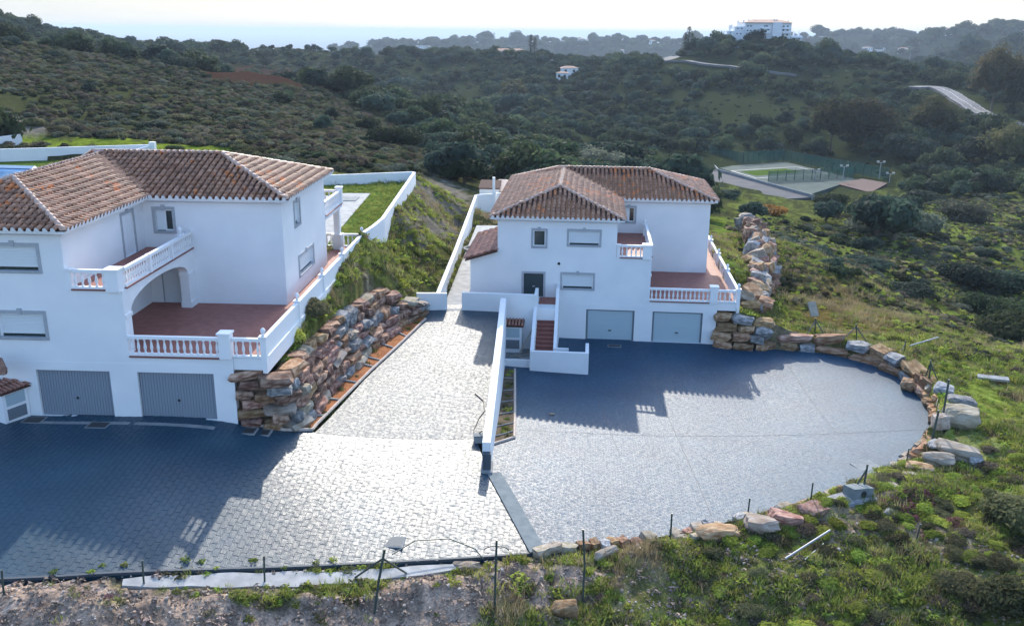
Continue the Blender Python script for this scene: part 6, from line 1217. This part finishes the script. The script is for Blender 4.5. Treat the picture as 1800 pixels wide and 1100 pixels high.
for k in range(22):
    a = k*2.39; e = .9-.07*k+.2; L_p = 2.2; pts = [np.array([math.cos(a)*t*L_p, math.sin(a)*t*L_p, 2.2+e*t*L_p-1.5*t*t]) for t in np.linspace(0, 1, 6)]; s = np.array([-math.sin(a), math.cos(a), 0])
    for i in range(5): w0 = .28*math.sin(math.pi*(i/5*.8+.15)); w1 = .28*math.sin(math.pi*((i+1)/5*.8+.15)); mb.add([pts[i]-s*w0+[0,0,-.12], pts[i], pts[i+1], pts[i+1]-s*w1+[0,0,-.12], pts[i]+s*w0+[0,0,-.12], pts[i+1]+s*w1+[0,0,-.12]], [(0,1,2,3),(1,4,5,2)])
mb.obj('crown', 'oak', pm)
for u, v, y, rad, lab in ((312,118,238,5.0,'large tree at the end of the left ridge'),(95,84,214,2.6,'bushy tree on the left ridge'),(20,64,214,3.2,'tree at the left end of the ridge'),(275,108,236,2.6,'small tree between the palm and the large ridge tree')):
    plant('ridge_tree', lab, 'tree', u, v, y, rad, .95, C_hi[0])
# --- orchard rows
P = rand_polar(1500, 480, 640, -20, -4); z = terrain(P); u, v, d = pix(P, z); ok = inpoly(np.c_[u, v], ORCH); P = P[ok]; P = np.round(P/6.5)*6.5+RNG.normal(0, .5, P.shape); z = terrain(P)
scatter('orchard', 'rows of small orchard trees on the terraced hill', np.c_[P, z], RNG.uniform(1.2, 2.0, len(P)), RNG.uniform(0, 6, len(P)), RNG.integers(0, 3, len(P)), [C_scr[1], C_scr[6], C_scr[0]])
# --- grass and weeds close by
T_ = [tuft('grass_tuft', s, 20, .22, .011, 'blade', .9, .17) for s in (1,2,3)]+[tuft('grass_tuft', s, 14, .30, .008, 'straw', 1.0, .2) for s in (4,5)]+[leafy('weed', s, 40, .22, .06, 'fresh') for s in (6,7)]+[leafy('weed', 8, 34, .2, .05, 'purple'), leafy('weed', 9, 46, .3, .06, 'scrub')]
P = np.concatenate([rand_polar(44000, 20, 48, -34, 34), rand_polar(26000, 48, 92, -16, 34)]); z = terrain(P); ok = clear(P, z, .12) & (pdist(P, np.array(B_edge), False) > .5); u, v, d = pix(P, z); q = np.c_[u, v]; r = np.hypot(P[:,0], P[:,1]); V3 = np.c_[P, z]
dirt = np.maximum(np.maximum(zone(V3, Z_DIRT, 22, 31), zone(V3, Z_DIRT2, 18, 33)*.6), zone(V3, Z_DIRT3, 14, 35)*.7); patch = vnoise(P, 1.6, 91)
ok &= (RNG.random(len(P)) > dirt*.97) & (patch+.5*RNG.standard_normal(len(P)) > -.7) & (u > -80) & (u < 1880) & (v < 1160)
dry = zone(V3, Z_DRY, 16, 45)
ix = RNG.choice(9, len(P), p=[.15,.15,.13,.06,.06,.17,.14,.02,.12]); dr_ = (RNG.random(len(P)) < dry*.75) | (vnoise(P, 2.3, 92) > 1.1); ix = np.where(dr_, RNG.choice([3,4], len(P)), ix)
pz_ = zone(V3, [(1560,890),(1640,880),(1690,920),(1640,940),(1570,920)], 14, 95); ix = np.where(RNG.random(len(P)) < pz_*.7, 7, ix)
sc = RNG.uniform(.5, 1.25, len(P))*np.where(r > 48, 1.35, 1)*(1+.35*np.clip(patch, -1, 1.5))
scatter('grass', 'grass and weeds on the banks', V3[ok], sc[ok], RNG.uniform(0, 6.28, ok.sum()), ix[ok], T_)
# low bushes on the near banks that one can tell apart
P = np.concatenate([rand_polar(420, 24, 44, 14, 34), rand_polar(700, 38, 95, -12, -2), rand_polar(700, 58, 95, 10, 32)]); z = terrain(P); ok = clear(P, z, .7); u, v, d = pix(P, z); V3 = np.c_[P, z]; r = np.hypot(P[:,0], P[:,1]); ok &= (zone(V3, Z_DIRT, 22, 31) < .3) & (u > 440) & (u < 1840) & (v < 1120)
ok &= ~inpoly(np.c_[u, v], [(1250,380),(1345,385),(1345,545),(1250,545)])
k_ = np.where(ok)[0][:230]
LOW = [C_hi[5], C_hi[4], crown('low_bush', 71, 900, .085, 7, .6, 'fresh', base=.1), crown('low_bush', 72, 900, .07, 7, .6, 'heath', base=.1, core=.55), crown('low_bush', 73, 900, .085, 9, .5, 'fresh', base=.1), crown('low_bush', 74, 900, .06, 8, .6, 'scrub', base=.1)]
LK2 = ['light green','dull green','fresh green','dry twiggy','flat leafy green','olive']
kk = RNG.choice([2,4,2,4,5,3,0], len(P)); ss = np.where(r < 50, RNG.uniform(.25, .6, len(P)), RNG.uniform(.4, .95, len(P))); WD = dict(zip(k_, wording(P[k_], z[k_], [('big ' if ss[k] > .5 else 'small ')+LK2[kk[k]]+' weedy bush' for k in k_], 'on the bank')))
for k in k_:
    s = ss[k] if True else RNG.uniform(.25, .6) if r[k] < 50 else RNG.uniform(.4, .95); w_ = 'lower right bank' if u[k] > 1150 and r[k] < 48 else ('bank between the two villas' if u[k] < 1000 else 'grassy slope beyond the court')
    tag(link('low_bush', LOW[kk[k]], None, TRS((P[k,0], P[k,1], z[k]), RNG.uniform(0,6), (s, s, s*RNG.uniform(.6,.95)))), WD[k], 'bush', 'weedy bushes on the '+w_)
# stones and dead leaves on the bare front bank
P = rand_polar(26000, 20, 34, -34, 34); z = terrain(P); V3 = np.c_[P, z]; ok = clear(P, z, .12); dz_ = np.maximum(zone(V3, Z_DIRT, 22, 31), zone(V3, Z_DIRT3, 14, 35)); ok &= RNG.random(len(P)) < np.maximum(dz_, .62)
peb = []
for s in range(4): me = stone_mesh(300+s); me.materials.append(M['clod']); peb.append(me)
peb += [leafy('leaf_litter', 310+s, 12, 2.2, .9, 'litter') for s in range(2)]
scatter('gravel', 'clods and pebbles strewn over the bare front bank', V3[ok], np.minimum(RNG.exponential(.026, ok.sum()), .1)+.018, RNG.uniform(0, 6, ok.sum()), RNG.integers(0, 6, ok.sum()), peb)
P = RNG.uniform((-45, 48), (-7, 96), (26000, 2)); ok = inpoly(P, LAWN) & ~inpoly(P, [tuple(g_(X,Y)) for X, Y in ((.9,20),(3.1,20.3),(2.25,39.5),(-.5,39.4),(-4.2,33),(-4.2,20))]) & (pdist(P, LAWN) > .3); u, v, d = pix(P, np.full(len(P), -12.7)); ok &= (u > -30) & ~inpoly(np.c_[u, v], [(-120,288),(70,292),(45,322),(-120,335)]); P = P[ok]
scatter('lawn_grass', 'short grass blades of the left villa lawn', np.c_[P, np.full(len(P), -12.73)], RNG.uniform(.5, 1.0, len(P)), RNG.uniform(0, 6, len(P)), RNG.integers(0, 3, len(P)), [T_[0], T_[1], T_[2]])
for i, f in enumerate((.05,.1,.22,.26,.4,.55,.6,.72,.78,.86,.9,.97)):
    a = at_s(along(L_), f*along(L_)[1][-1]); b = at_s(along(R3), f*along(R3)[1][-1]); p = a+(b-a)*random.uniform(.3,.75); link('weed', T_[(5, 6, 8)[i % 3]], pr_, TRS((p[0], p[1], p[2]+.05), i, random.uniform(.8, 1.5)))
for i in range(26):
    f = random.random(); a = at_s(along(inn), f*along(inn)[1][-1]); b = at_s(along(outp), f*along(outp)[1][-1]); p = a+(b-a)*random.uniform(.1,.8); link('weed', T_[(5, 3, 8)[i % 3]], pl, TRS((p[0], p[1], p[2]+.05), i, random.uniform(.5, 1.1)))
# seedlings along the yard edge
SEED = ['weed seedling %s on the yard edge' % w for w in ('nearest the left picture edge','second from the left picture edge','a little left of the shaded corner post','just left of the shaded corner post','a step right of the shaded corner post','in the first sunlit stretch','in the middle of the sunlit stretch','left of the concrete strip post','right of the concrete strip post','halfway to the tripod post','nearest the tripod post')]
for i, u in enumerate((95,160,180,218,325,355,380,445,500,555,585)):
    p = on(zA, u, 1003-.02*u+random.uniform(-14,6)); tag(link('seedling', T_[5+i % 2], None, TRS(p, i, random.uniform(.5,.9))), SEED[i], 'weed', 'weeds along the yard edge')
